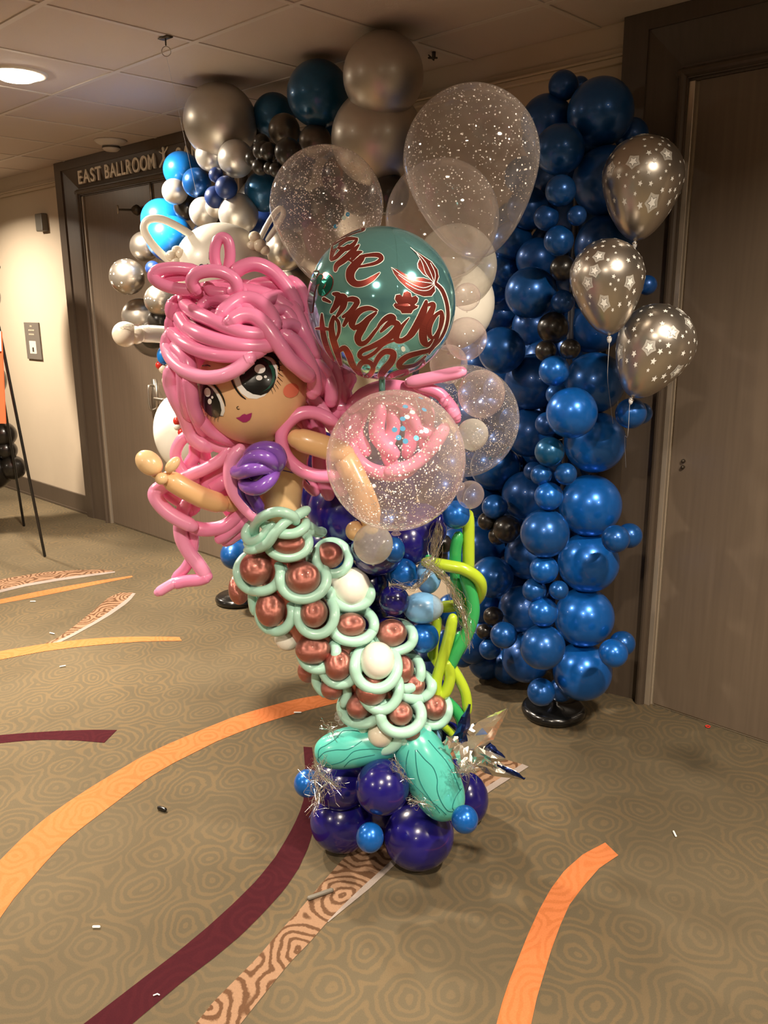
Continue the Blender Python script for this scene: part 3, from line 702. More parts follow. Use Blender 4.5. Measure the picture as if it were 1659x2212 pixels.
gb = onz(515, 1300)
gar = empty('balloon_garland', gb, 'garland of silver, black and blue balloons climbing to the ceiling beside the ballroom door', 'balloon garland')
v, f = lathe_vf([(.001, 0), (.108, 0), (.122, .008), (.127, .022), (.122, .036), (.108, .044), (.02, .047), (.018, .06), (.001, .06)], 48)
me_obj('base', [gb + p for p in v], f, M['plastic_k'], gar)
topc = PD(560, 300, 2.62); arch = [gb + Z * .05, gb + Z * 1.0, Vector((gb.x, gb.y, 1.75)), PD(520, 330, 2.62), PD(640, 250, 2.62), PD(830, 240, 2.6)]
v, f = tube_vf(catmull(arch, 8), .009, 8); me_obj('pole', v, f, M['pole'], gar)
S = 'silver'; SL = 'silver_light'; T = 'taupe'; A = 'bright_blue'; N_ = 'slate_navy'; TB = 'teal_blue'
silvers = [
 (476, 264, 79, 'silver_soft', 1), (828, 163, 87, 'silver_soft', 0), (815, 298, 99, 'silver_soft', 2), (688, 203, 68, TB, 1), (592, 250, 46, TB, 1), (614, 281, 34, T, 2), (681, 305, 35, T, 2), (538, 300, 34, T, 1),
 (455, 336, 33, SL, 3), (510, 343, 39, SL, 3, 1.15), (392, 368, 39, A, 2), (377, 414, 27, SL, 3), (425, 395, 31, B, 3), (467, 378, 16, N_, 4), (489, 405, 24, N_, 4), (465, 426, 23, N_, 4),
 (565, 308, 18, K, 3), (567, 326, 21, K, 4), (581, 328, 20, K, 4), (623, 329, 30, K, 4), (547, 342, 18, K, 3), (562, 360, 18, K, 4), (583, 363, 14, K, 4), (597, 367, 16, K, 4), (640, 370, 35, K, 2),
 (570, 414, 42, TB, 2, 1.08), (441, 459, 32, SL, 3), (469, 446, 25, SL, 3), (515, 462, 43, SL, 3), (402, 448, 27, K, 2), (350, 476, 45, A, 2), (366, 515, 50, A, 2),
 (313, 533, 32, S, 2), (330, 580, 16, N_, 3), (345, 648, 32, S, 3), (304, 685, 40, S, 2), (345, 692, 26, K, 3), (330, 725, 28, K, 2), (338, 712, 60, 'smoke', 1),
 (616, 540, 44, S, 2), (570, 500, 46, N_, 1), (600, 590, 40, T, 1), (560, 580, 42, K, 1), (640, 620, 45, S, 1), (560, 660, 45, K, 1), (470, 520, 55, K, 1), (420, 640, 45, K, 1),
 (840, 420, 44, K, 2), (780, 420, 45, T, 1), (740, 380, 45, K, 1), (510, 1196, 32, B, 2, 1.3), (540, 1230, 34, Dp, 1), (545, 1170, 36, B, 1),
 (530, 1120, 36, Dp, 1), (720, 300, 45, TB, 0), (640, 330, 45, TB, 0), (560, 440, 50, K, 0), (630, 450, 50, N_, 1), (700, 450, 45, T, 0)]
cluster(gar, gb, silvers, {0: 2.74, 1: 2.62, 2: 2.5, 3: 2.4, 4: 2.33})

def star_poly(r, n=5, rin=.45, rot=0):
    return [(cos(rot + pi / 2 + pi * i / n) * (r if i % 2 == 0 else r * rin), sin(rot + pi / 2 + pi * i / n) * (r if i % 2 == 0 else r * rin)) for i in range(2 * n)]
def egg_surface(u, L=1.0):
    """u: unit direction; returns point on the unit balloon body"""
    z = u.z; r = sqrt(max(0, 1 - z * z))
    if z < 0:
        k = L - 1; zz = z * (1 + k * (-z) ** 1.5); r *= (1 - .10 * k * (-z)); z = zz
    h = Vector((u.x, u.y, 0)); h = h.normalized() if h.length > 1e-6 else Vector((1, 0, 0))
    return Vector((h.x * r, h.y * r, z))
def print_stars(bal, L, nbig, nsmall, seed, smallr=.062, bigr=.12, zmin=-.45):
    rnd = random.Random(seed); placed = []
    W = {'star': MB(), 'halo': MB(), 'line': MB()}
    def put(mb, u, poly, off):
        t1 = u.cross(Vector((0, 0, 1)));  t1 = t1.normalized() if t1.length > 1e-3 else Vector((1, 0, 0)); t2 = u.cross(t1)
        vs = [u] + [(u + t1 * a + t2 * b).normalized() for a, b in poly]
        pts = []
        for q in vs:
            s0 = egg_surface(q, L); pts.append(s0 * (1 + off))
        n = len(poly)
        f = []
        for i in range(n):
            t = (0, 1 + i, 1 + (i + 1) % n)
            nr = (pts[t[1]] - pts[0]).cross(pts[t[2]] - pts[0]); f.append(t if nr.dot(pts[0]) > 0 else (t[0], t[2], t[1]))
        mb.add(pts, f)
    tries = 0
    while len(placed) < nbig + nsmall and tries < 6000:
        tries += 1
        z = rnd.uniform(zmin, .97); a = rnd.uniform(0, 2 * pi); u = Vector((cos(a) * sqrt(1 - z * z), sin(a) * sqrt(1 - z * z), z))
        big = len(placed) < nbig; rr = bigr if big else smallr * rnd.choice((.6, .8, 1))
        if any((u - q).length < (rr + r2) * 1.25 + .02 for q, r2 in placed): continue
        placed.append((u, rr)); rot = rnd.uniform(-.5, .5)
        if big:
            put(W['halo'], u, [(x * 1.0, y * 1.0) for x, y in star_poly(rr * 1.45, 5, .72, rot)], .004)
            put(W['line'], u, star_poly(rr, 5, .5, rot), .007)
            put(W['star'], u, star_poly(rr * .88, 5, .48, rot), .010)
        else: put(W['star'], u, star_poly(rr, 5, .45, rot), .006)
    for k, mm, nm in (('halo', 'star_halo', 'printed_star_glow'), ('line', 'star_line', 'printed_star_outline'), ('star', 'star', 'printed_stars')):
        if not W[k].v: continue
        me = bpy.data.meshes.new(nm); me.from_pydata([tuple(p) for p in W[k].v], [], W[k].f); me.update(); me.materials.append(M[mm])
        o = bpy.data.objects.new(nm, me); sc.collection.objects.link(o); o.parent = bal
# two star-printed silver balloons in the garland
for (x, y, r, d, sd) in ((275, 598, 38, 2.4, 3), (345, 648, 33, 2.38, 4)):
    p = PD(x, y, d); R_ = wr(p, r)
    b = balloon('star_printed_balloon', p, R_, M[S], (p - Vector((gb.x, gb.y, p.z))) - Z * .06, gar, 1.07)
    print_stars(b, 1.07, 4, 45, sd, .07, .11, -.4)

# helium balloons with printed stars, tied to the blue column
heli = [((1400, 293), (1372, 520), 87, 2.72, 11, 'silver helium balloon with white stars, highest of the three beside the right-hand door'),
        ((1309, 516), (1316, 724), 80, 2.58, 12, 'silver helium balloon with white stars before the blue column, middle of three'),
        ((1452, 662), (1366, 858), 84, 2.62, 13, 'lowest silver helium balloon with white stars, tilted, its knot at lower left')]
for (tx, ty), (kx, ky), rp, Y, sd, lab in heli:
    a = P(tx, ty, Y); k = P(kx, ky, Y - .03); R_ = wr(a, rp); axis = (a - k).normalized(); Ltot = (a - k).length
    Lr = (Ltot - R_) / R_; c = a - axis * R_
    root = empty('helium_balloon', c, lab, 'balloon', None)
    b = balloon('balloon_body', c, R_, M[S], axis, root, Lr)
    print_stars(b, Lr, 15, 120, sd, .075, .13, -.72)
    kn = bpy.data.objects.new('knot', ball_mesh('knot', M['knot'], 1.08)); sc.collection.objects.link(kn)
    kn.matrix_world = Matrix.Translation(k - axis * .012) @ Matrix.Diagonal((.007, .007, .011, 1)); kn.parent = root; kn.matrix_parent_inverse = root.matrix_basis.inverted()
    end = PD(1352, 1010, 2.62) if ty > 600 else PD(1330, 960, 2.7)
    k2 = k - axis * .02; mid = k2.lerp(end, .5) - WN * .02
    v, f = tube_vf(catmull([k2, k2 - Z * .1, mid, end], 8), .0008, 5); me_obj('ribbon', v, f, M['ribbon'], root)

# ------------------------------------------------------------------ white balloon figure behind the hair
def pxm(p): return 1 / F * depth(p)
def oval_mesh(m, e=1.0):
    k = ('oval%s' % e, m.name)
    if k not in _lathes:
        pr = []
        for i in range(33):
            a = -pi / 2 + pi * i / 32; sg = lambda v: (abs(v) ** e) * (1 if v >= 0 else -1)
            pr.append((max(.002, abs(cos(a)) ** e), sg(sin(a))))
        v, f = lathe_vf(pr, 40); me = bpy.data.meshes.new('oval_balloon'); me.from_pydata([tuple(p) for p in v], [], f); me.update(); me.materials.append(m)
        me.polygons.foreach_set('use_smooth', [True] * len(me.polygons)); _lathes[k] = me
    return _lathes[k]
def ell(name, px, py, rx, ry, ang, Yd, m, parent, rz=None, useD=False, e=1.0):
    """ellipsoid whose image axes are rx, ry (px), rotated by ang in the image"""
    p = PD(px, py, Yd) if useD else P(px, py, Yd); k = pxm(p)
    ra = radians(ang); X = VR * cos(ra) + VD * sin(ra); Y_ = -VR * sin(ra) + VD * cos(ra); Z_ = X.cross(Y_)
    o = bpy.data.objects.new(name, oval_mesh(m, e)); sc.collection.objects.link(o)
    rz = rz or min(rx, ry)
    mm = Matrix((Y_ * -1 * rz * 0 + Z_ * rz * k, Y_ * ry * k, X * rx * k)).transposed()
    if mm.determinant() < 0: mm = Matrix((-Z_ * rz * k, Y_ * ry * k, X * rx * k)).transposed()
    mm = mm.to_4x4(); mm.translation = p; o.matrix_world = mm
    if parent: o.parent = parent; o.matrix_parent_inverse = parent.matrix_basis.inverted()
    return o
def ptube(name, pts, rpx, Y, m, parent, closed=False, seg=6, n=12, dof=None, label=None):
    """tube through image points; Y one depth or one per point"""
    q = []
    for i, pt in enumerate(pts):
        yy = Y[i] if isinstance(Y, (list, tuple)) else Y
        if len(pt) > 2: yy = yy + pt[2]
        q.append(P(pt[0], pt[1], yy))
    cm = catmull(q, seg, closed); k = len(cm)
    if isinstance(rpx, (list, tuple)): rr = [(rpx[0] + (rpx[-1] - rpx[0]) * i / (k - 1)) * pxm(cm[i]) for i in range(k)]
    else: rr = [rpx * pxm(p) for p in cm]
    if not closed and k > 8:      # a modelling balloon narrows a little at its ends
        for e in range(3): rr[e] *= (.82, .93, .98)[e]; rr[-1 - e] *= (.82, .93, .98)[e]
    v, f = tube_vf(cm, rr, n, True, closed); o = me_obj(name, v, f, m, parent)
    if label: o['label'] = label
    return o
YB = 3.5
wf = empty('balloon_figure', Vector((P(450, 900, YB).x, YB, 0)), 'white balloon figure with looped ears standing behind the pink hair', 'balloon figure')
head = ell('head', 480, 578, 101, 92, 0, YB, M['white'], wf, 95)
ptube('ear', [(372, 568), (345, 545), (322, 518), (311, 493), (321, 475), (347, 473), (380, 487), (415, 509)], 8.5, YB - .08, M['white'], wf)
ptube('ear', [(560, 520), (575, 490), (592, 462), (606, 450), (612, 462), (600, 485), (578, 518)], 6, YB - .02, M['white'], wf)
for x, y, rx, ry in ((371, 553, 13, 12), (380, 566, 12, 11), (392, 548, 12, 12), (382, 540, 11, 9), (550, 512, 13, 12), (561, 530, 14, 14), (572, 540, 11, 11), (545, 530, 12, 10)):
    ell('twist_bubble', x, y, rx, ry, 0, YB - .1, M['cream'], wf)
ell('hand', 270, 722, 27, 27, 0, YB - .2, M['cream'], wf); ell('hand', 276, 712, 20, 15, 0, YB - .16, M['cream'], wf); ell('hand', 294, 724, 19, 19, 0, YB - .19, M['cream'], wf)
ptube('arm', [(300, 721), (340, 722), (400, 728)], 18.5, [YB - .16, YB - .1, YB], M['white'], wf)
ell('body', 402, 935, 68, 88, -10, YB, M['white'], wf, 70)
ell('body', 400, 775, 50, 60, 0, YB, M['white'], wf, 45)
ell('body', 420, 975, 55, 50, 0, YB, M['white'], wf, 50)
ptube('leg', [(430, 990), (530, 1080), (600, 1200), (650, 1320), (675, 1395)], 20, YB + .05, M['white'], wf)
for x, y, rx, ry, mk in ((353, 768, 14, 20, 'bright_blue'), (345, 789, 9, 9, 'red'), (353, 797, 10, 10, 'cream'), (364, 803, 9, 12, 'bright_blue'), (364, 817, 8, 9, 'red'), (362, 822, 12, 15, 'cream'),
                         (382, 909, 8, 10, 'red'), (383, 922, 8, 8, 'white'), (393, 934, 9, 10, 'red'), (388, 890, 10, 14, 'white'), (375, 785, 9, 9, 'red'), (400, 945, 9, 9, 'bright_blue')):
    ell('belt_balloon', x, y, rx, ry, 0, YB - .16, M[mk], wf)
for i in range(6): ell('ribbed_sash', 393 + i * 4, 880 + i * 13, 17, 8, 15, YB - .15, M['cream'], wf)
# painted strokes on its forehead
hc = P(480, 578, YB); hr = 96 * pxm(hc)
for st in ([((430, 590), (431, 576), (437, 572), (443, 577), (443, 588)), 3.2], [((449, 571), (449, 589)), 3.2], [((503, 569), (507, 580), (510, 590)), 3], [((454, 546), (454, 560)), 5]):
    v, f = decal_strokes([st], hc, hr, .004); o = me_obj('painted_stroke', v, f, M['ink_k'], head)

# ------------------------------------------------------------------ mermaid
YM = 2.15
mer = empty('mermaid_figure', Vector((P(860, 1600, YM).x, YM, P(860, 1600, YM).z)), 'large twisted-balloon mermaid with pink hair, purple shell top and scaled mint tail', 'balloon figure')
kM = pxm(P(560, 900, YM))
hd_c = P(548, 838, YM - .02); hd_r = 120 * pxm(hd_c)
hd = balloon('head', hd_c, hd_r, M['face'], (0, -.2, 1), mer, 1.02, key='head_balloon')
Zh = lambda pts: [(280 + p[0] / 3.318, 500 + p[1] / 3.318) + tuple(p[2:]) for p in pts]
def face_poly(name, polys, mk, off, parent, lab=None):
    v, f = decal_poly([Zh(p) for p in polys], hd_c, hd_r, off); o = me_obj(name, v, f, M[mk], parent)
    if lab: o['label'] = lab
    return o
def face_strokes(name, sts, mk, off, parent):
    v, f = decal_strokes([(Zh(p), [q / 3.318 for q in w] if isinstance(w, (list, tuple)) else w / 3.318) for p, w in sts], hd_c, hd_r, off); return me_obj(name, v, f, M[mk], parent, False)
# big eye
face_poly('eye_white', [[(735, 1020), (760, 1100), (800, 1160), (850, 1195), (910, 1200), (965, 1180), (1030, 1110), (1062, 1030), (1055, 960), (1020, 910), (960, 890), (850, 900), (770, 940)]], 'pure', .0006, hd)
face_poly('iris', [[(790, 1000), (788, 1050), (805, 1100), (840, 1140), (885, 1165), (940, 1175), (990, 1155), (1030, 1110), (1050, 1050), (1042, 990), (1012, 935), (965, 905), (905, 895), (845, 915), (808, 950)]], 'ink_k', .0012, hd)
face_poly('iris_glint', [[(948, 915), (985, 945), (1012, 990), (1022, 1040), (1012, 1090), (985, 1125), (950, 1150), (1000, 1125), (1035, 1075), (1043, 1020), (1028, 965), (995, 925)]], 'green_p', .0018, hd)
def oval(cx, cy, rx, ry, rot=0, n=18):
    return [(cx + rx * cos(a) * cos(rot) - ry * sin(a) * sin(rot), cy + rx * cos(a) * sin(rot) + ry * sin(a) * cos(rot)) for a in [2 * pi * i / n for i in range(n)]]
face_poly('eye_highlight', [oval(933, 987, 39, 33), oval(928, 1050, 23, 18), oval(972, 1043, 11, 10), oval(815, 1017, 13, 8, -.4)], 'pure', .0022, hd)
face_strokes('eye_outline', [([(725, 1035), (740, 1080), (765, 1130), (800, 1175), (832, 1200)], [14, 16, 14, 13, 6]),
    ([(790, 975), (830, 915), (890, 880), (960, 875), (1020, 890), (1060, 940), (1072, 1000)], [14, 26, 40, 44, 34, 18, 6])], 'ink_k', .0016, hd)
lash = []
for x0, y0, x1, y1, w in ((900, 880, 935, 835, 14), (935, 872, 985, 832, 15), (965, 875, 1040, 842, 16), (990, 885, 1078, 875, 16), (1015, 895, 1100, 905, 15), (1030, 905, 1120, 938, 14), (1050, 950, 1090, 960, 8),
                          (1062, 985, 1100, 1000, 6), (1064, 1015, 1100, 1040, 5), (1062, 1045, 1095, 1078, 5), (1055, 1070, 1082, 1105, 5), (1042, 1095, 1065, 1130, 4), (1028, 1115, 1045, 1150, 4), (1012, 1130, 1025, 1165, 4)):
    lash.append(([(x0, y0), ((x0 + x1) / 2 + 4, (y0 + y1) / 2 + 5), (x1, y1)], [w, w * .7, 1.5]))
face_strokes('eyelashes', lash, 'ink_k', .0016, hd)
# small eye
face_poly('eye_white', [[(530, 1085), (575, 1095), (620, 1130), (655, 1185), (680, 1245), (683, 1290), (668, 1325), (640, 1320), (600, 1250), (560, 1150)]], 'pure', .0006, hd)
face_poly('iris', [[(498, 1105), (494, 1170), (508, 1230), (540, 1285), (580, 1322), (622, 1335), (650, 1322), (660, 1280), (650, 1225), (625, 1170), (592, 1125), (550, 1095), (520, 1088)]], 'ink_k', .0012, hd)
face_poly('eye_highlight', [oval(563, 1152, 23, 32, -.15), oval(579, 1217, 14, 20), oval(597, 1188, 8, 10)], 'pure', .0022, hd)
face_strokes('eye_outline', [([(545, 1082), (600, 1095), (645, 1145), (675, 1200), (688, 1250)], [8, 14, 14, 12, 5]), ([(485, 1075), (500, 1100), (520, 1085)], [6, 12, 10]), ([(478, 1070), (492, 1130), (488, 1180)], [4, 8, 3])], 'ink_k', .0016, hd)
lash = [([(x, y), (x - 6, y + 18), (x - 4, y + 34)], [4, 3, 1.5]) for x, y in ((525, 1262), (545, 1285), (565, 1305), (590, 1322), (615, 1332), (640, 1330))]
lash += [([(645, 1318), (675, 1322)], [4, 2]), ([(500, 1095), (478, 1060), (480, 1040)], [8, 5, 2]), ([(494, 1115), (482, 1085), (474, 1072)], [6, 4, 2])]
face_strokes('eyelashes', lash, 'ink_k', .0016, hd)
face_strokes('brow', [([(525, 965), (555, 960), (580, 966)], [6, 10, 6])], 'ink_k', .0016, hd)
face_strokes('nose', [([(782, 1252), (772, 1256), (770, 1265), (778, 1272), (790, 1270)], [3, 5, 5, 5, 3])], 'ink_k', .0016, hd)
face_poly('lips', [[(762, 1334), (790, 1328), (808, 1312), (824, 1306), (838, 1312), (858, 1304), (877, 1298), (872, 1325), (862, 1348), (838, 1364), (812, 1366), (786, 1350)]], 'lips', .0012, hd)
face_poly('cheek_blush', [oval(1155, 1140, 58, 50, -.5)], 'blush', .0012, hd)

# ---- hair: modelling balloons laid over the head
DC = Vector((528, 790)); DR = 166
def hair(pts, r, layer=0, mode='dome', mk='pink', closed=False, y0=0, taper=False, parent=mer, nm='hair_strand'):
    q = []; 
    for pt in pts:
        x, y = pt[0], pt[1]; ex = pt[2] if len(pt) > 2 else 0
        if mode == 'dome':
            rho = (Vector((x, y)) - DC).length
            off = -sqrt(max(0, DR * DR - rho * rho)) * .86 if rho < DR else 0
            Y = YM - .02 + (off - layer - ex) * kM + y0
        else: Y = YM + y0 - (layer + ex) * kM
        q.append((x, y, Y))
    return ptube(nm, [(a, b) for a, b, c in q], r * 1.05, [c for a, b, c in q], M[mk], parent, closed, 7, 14)
Z1 = Zh
ell('hair_base', 528, 748, 128, 122, 0, YM + .045, M['pink'], mer, 120)
# back layers first (fill)
for pts, r, ly in (([(330, 520), (520, 430), (760, 420), (1000, 470), (1180, 600)], 17, -12), ([(420, 450), (640, 400), (900, 410), (1100, 500)], 16, -20), ([(860, 400), (1000, 370), (1130, 420), (1230, 520)], 14, -6),
                   ([(800, 440), (950, 420), (1080, 460), (1180, 540)], 14, -14), ([(560, 480), (760, 520), (980, 620), (1160, 780)], 17, -14), ([(600, 640), (850, 680), (1050, 800), (1180, 960)], 17, -16),
                   ([(340, 560), (420, 700), (560, 800), (740, 850)], 17, -16), ([(1040, 560), (1110, 570), (1160, 620), (1200, 690)], 13, 0), ([(1090, 680), (1150, 665), (1210, 690), (1260, 740)], 13, 2),
                   ([(1200, 560), (1280, 700), (1350, 840), (1420, 980)], 16, -18), ([(1080, 600), (1180, 700), (1280, 850), (1370, 1000)], 17, -22)):
    hair(Z1(pts), r, ly)
hair(Z1([(1160, 350), (1230, 420), (1275, 540), (1300, 660), (1330, 780), (1370, 900)]), 13, -4)
hair(Z1([(750, 295), (820, 250), (910, 235), (1010, 275), (1090, 350), (1160, 450), (1210, 560)]), 15, 14)
hair(Z1([(960, 500), (1060, 468), (1140, 510), (1200, 600), (1240, 700), (1290, 800), (1330, 890)]), 15, 8)
hair(Z1([(515, 530), (570, 490), (640, 480), (720, 505), (780, 560)]), 13, 2)
hair(Z1([(650, 605), (710, 540), (800, 485), (890, 490), (970, 540), (1020, 610), (1045, 680)]), 16, 12)
hair(Z1([(330, 505), (310, 570), (365, 655), (490, 730), (640, 785), (800, 815), (940, 822), (1030, 800)]), 16.5, 4)
hair(Z1([(395, 470), (400, 520), (470, 580), (590, 635), (710, 690), (820, 725), (930, 735), (1000, 720)]), 15.5, 10)
hair(Z1([(300, 630), (310, 720), (390, 800), (520, 860), (680, 890), (830, 885), (950, 850)]), 15, 0)
hair(Z1([(720, 650), (800, 605), (890, 610), (970, 670), (1030, 750), (1090, 840), (1150, 920), (1220, 980), (1290, 1040)]), 17, 20)
hair(Z1([(285, 740), (270, 830), (310, 920), (400, 1000), (530, 1045), (660, 1035), (770, 985), (850, 920), (870, 905)]), 15, 6, mk='pink2')
hair(Z1([(830, 925), (868, 910)]), 14, 8, mk='pink2')
hair(Z1([(330, 830), (400, 900), (430, 1000), (430, 1090)]), 17, -14)
hair(Z1([(300, 1000), (300, 1090), (340, 1200), (400, 1310), (440, 1420), (480, 1490), (560, 1540)]), 18, 4, mk='pink2')
hair(Z1([(420, 1050), (440, 1140), (455, 1240), (490, 1340), (540, 1440), (600, 1500)]), 15, 0)
hair(Z1([(380, 950), (390, 1080), (400, 1200), (430, 1320)]), 16, -8)
hair(Z1([(510, 1350), (590, 1430), (690, 1480), (800, 1520)]), 14, -10)
hair(Z1([(470, 1440), (560, 1500), (660, 1540), (780, 1550)]), 15, 0, mk='pink2')
hair(Z1([(1110, 740), (1190, 800), (1260, 900), (1310, 1010), (1325, 1110), (1310, 1160)]), 16, 14)
hair(Z1([(1330, 940), (1400, 1020), (1440, 1120), (1440, 1220)]), 15.5, 6)
hair(Z1([(1250, 880), (1310, 980), (1360, 1060), (1370, 1150)]), 15, 0)
for pts, r, ly in (([(1400, 900), (1470, 1010), (1500, 1120), (1480, 1260)], 16, -10), ([(1470, 1240), (1530, 1150), (1570, 1060), (1560, 1010)], 15, -14), ([(1440, 980), (1520, 1000), (1590, 1060)], 14, -22),
                   ([(1340, 1020), (1400, 1180), (1440, 1300)], 17, -24), ([(1480, 1260), (1530, 1255), (1570, 1270)], 13, -6), ([(1360, 860), (1430, 900), (1500, 960)], 16, -24), ([(1270, 700), (1340, 820), (1420, 900)], 16, -16)):
    hair(Z1(pts), r, ly, 'flat')
hair(Z1([(1270, 1150), (1340, 1230), (1410, 1330), (1480, 1420), (1540, 1500)]), 15, 30, 'flat', mk='pink2')
# topknot loops
hair(Z1([(640, 300), (610, 190), (620, 90), (660, 45), (705, 70), (720, 170), (700, 300)]), 11.5, 20, 'flat')
hair(Z1([(470, 275, 0), (330, 262, 6), (215, 275, 10), (170, 318, 12), (215, 370, 16), (330, 408, 18), (470, 420, 16)]), 12.5, 50, 'flat')
hair(Z1([(400, 320), (300, 330), (250, 340)]), 10, 40, 'flat')
hair(Z1([(480, 420, 0), (445, 360, 10), (480, 305, 16), (570, 283, 18), (670, 295, 18), (750, 345, 16), (770, 410, 10), (730, 440, 0)]), 13.5, 80, 'flat', mk='pink')
hair(Z1([(560, 390, 0), (600, 430, 8), (700, 440, 8)]), 12, 60, 'flat')
hair(Z1([(470, 440), (600, 450), (720, 440)]), 15, 40, 'flat')
# loose locks on the left
Zg = lambda pts: [(280 + p[0] / 3.318, 850 + p[1] / 3.318) + tuple(p[2:]) for p in pts]
def lock(pts, r, layer=0, mk='pink', y0=0): return hair(Zg(pts), r, layer, 'flat', mk, y0=y0)
lock([(560, 300), (450, 300), (375, 330), (330, 420), (345, 500), (400, 580), (470, 620)], 12, 0, 'pink2')
lock([(470, 360), (470, 440), (430, 520), (500, 560)], 14, -20)
lock([(530, 380), (540, 470), (590, 560), (680, 620)], 14, -26)
lock([(720, 390), (660, 470), (560, 530), (450, 580), (370, 610)], 13, 22, 'pink2')
lock([(700, 450), (640, 560), (560, 640), (600, 700)], 15, -12)
lock([(790, 400), (735, 480), (722, 600), (755, 710), (830, 810), (910, 890)], 15, 60, 'pink2')
lock([(820, 380), (870, 420), (800, 480)], 13, 20)
lock([(690, 620), (620, 660), (590, 680)], 17, -10)
lock([(760, 560), (700, 540), (560, 600), (480, 640)], 16, -26)
lock([(290, 640, 0), (200, 690, 12), (185, 740, 16), (240, 820, 20), (330, 890, 22), (450, 950, 20)], 15.5, 10, 'pink2')
lock([(240, 690), (300, 740), (380, 790), (430, 840)], 12, -8)
lock([(440, 955), (540, 975), (660, 960), (740, 910), (790, 850), (830, 800)], 15, 6)
lock([(400, 790), (380, 850), (365, 950), (375, 1040), (420, 1130), (490, 1220), (550, 1310)], 15, -4, 'pink2')
lock([(450, 960), (458, 1060), (445, 1160), (400, 1250), (330, 1320)], 11, -14)
lock([(470, 820), (410, 850), (390, 900)], 14, -16)
lock([(560, 1310), (500, 1335), (400, 1345), (320, 1365)], 13, 0)
lock([(330, 1350), (270, 1385), (205, 1425)], 11, 2, 'pink2')
lock([(195, 1432), (186, 1438)], 2.5, 2)
lock([(840, 880), (760, 950), (650, 1040)], 15, 0)
lock([(850, 960), (760, 1010), (690, 1060)], 14, -14)
lock([(780, 520), (820, 640), (860, 760)], 15, -24)
# ring in front of the right shoulder and locks behind the glitter balloon
lock([(1460, 200, -6), (1330, 140, 0), (1210, 150, 6), (1110, 240, 10), (1090, 350, 12), (1130, 460, 10), (1230, 550, 6), (1350, 590, 0), (1480, 590, -6)], 14, 62)
def rl(pts, r, layer, mk='pink'): return hair(pts, r, layer, 'flat', mk)
rl([(885, 826), (940, 815), (997, 803)], 13.5, 40, 'pink2')
rl([(900, 835), (945, 848), (975, 880), (985, 905)], 13, 30)
rl([(760, 880), (790, 850), (840, 836), (900, 845)], 16, 20)
rl([(770, 900), (800, 870), (850, 860), (890, 880)], 15, 0)
rl([(958, 866), (966, 870)], 12, 36, 'pink2'); rl([(975, 885), (985, 900)], 13, 34, 'pink2')
rl([(770, 900), (755, 960), (790, 1010), (850, 1025), (890, 1010)], 16, 10)
rl([(960, 925), (930, 970), (890, 1005), (840, 1020)], 15, 20, 'pink2')
rl([(820, 880), (815, 940), (850, 980)], 17, 0)
rl([(880, 860), (900, 920), (940, 940)], 16, -10)
rl([(690, 870), (700, 840), (735, 830), (750, 870)], 15, -10)

for pts, r, ly in (([(640, 880), (660, 940), (650, 1010), (680, 1060)], 15, -50), ([(670, 870), (690, 940), (690, 1010), (710, 1070)], 15, -55), ([(700, 860), (730, 930), (725, 1000), (740, 1060)], 15, -60), ([(740, 880), (745, 940), (770, 990), (775, 1040)], 15, -30),
                   ([(720, 900), (740, 880), (760, 930), (755, 980)], 15, -10), ([(790, 880), (770, 930), (790, 975)], 15, -12), ([(840, 870), (850, 920), (835, 970), (850, 1010)], 15, -16), ([(870, 880), (890, 930), (880, 980)], 15, -20), ([(910, 850), (925, 900), (915, 960)], 14, -20),
                   ([(560, 960), (580, 940), (640, 930), (680, 960)], 14, -60), ([(520, 1000), (510, 1050), (530, 1100)], 15, -40), ([(480, 960), (500, 1010), (480, 1060), (500, 1110)], 15, -50)):
    rl(pts, r, ly)
# ---- body, arms, shell top
torso = ptube('torso', [(618, 950), (612, 1010), (606, 1070), (603, 1130)], [50, 44], YM, M['tan_l'], mer, n=28)
ptube('torso', [(560, 985), (600, 965), (640, 975)], 36, YM + .02, M['tan'], mer, n=20)
ptube('arm', [(365, 1035), (400, 1056), (440, 1076), (478, 1088)], 23, [YM - .1, YM - .09, YM - .07, YM - .05], M['tan'], mer, n=20)
ptube('arm', [(482, 1086), (515, 1090), (560, 1080)], 17, [YM - .05, YM, YM], M['tan'], mer, n=18)
ell('hand', 322, 1000, 32, 25, 40, YM - .11, M['tan_l'], mer); ell('hand', 373, 1004, 21, 12, -48, YM - .12, M['tan_l'], mer); ell('hand', 349, 1034, 14, 13, -30, YM - .13, M['tan_l'], mer)
ell('hand', 332, 1018, 26, 12, 40, YM - .1, M['tan_l'], mer)
ptube('arm', [(642, 948), (690, 962), (745, 980)], 26, [YM - .1, YM - .1, YM - .06], M['tan'], mer, n=20)
ptube('arm', [(742, 985), (765, 1030), (788, 1080), (800, 1120)], 27, [YM - .06, YM - .08, YM - .1, YM - .1], M['tan'], mer, n=20)
ell('hand', 768, 1147, 22, 22, 0, YM - .08, M['tan_l'], mer); ell('hand', 800, 1140, 18, 14, 20, YM - .1, M['tan_l'], mer)
sh = lambda pts: [(280 + x / 3.318, 850 + y / 3.318) for x, y in pts]
ks = YM - .115
ell('shell_lobe', 559, 1014, 25, 28, 15, ks + .012, M['purple'], mer)
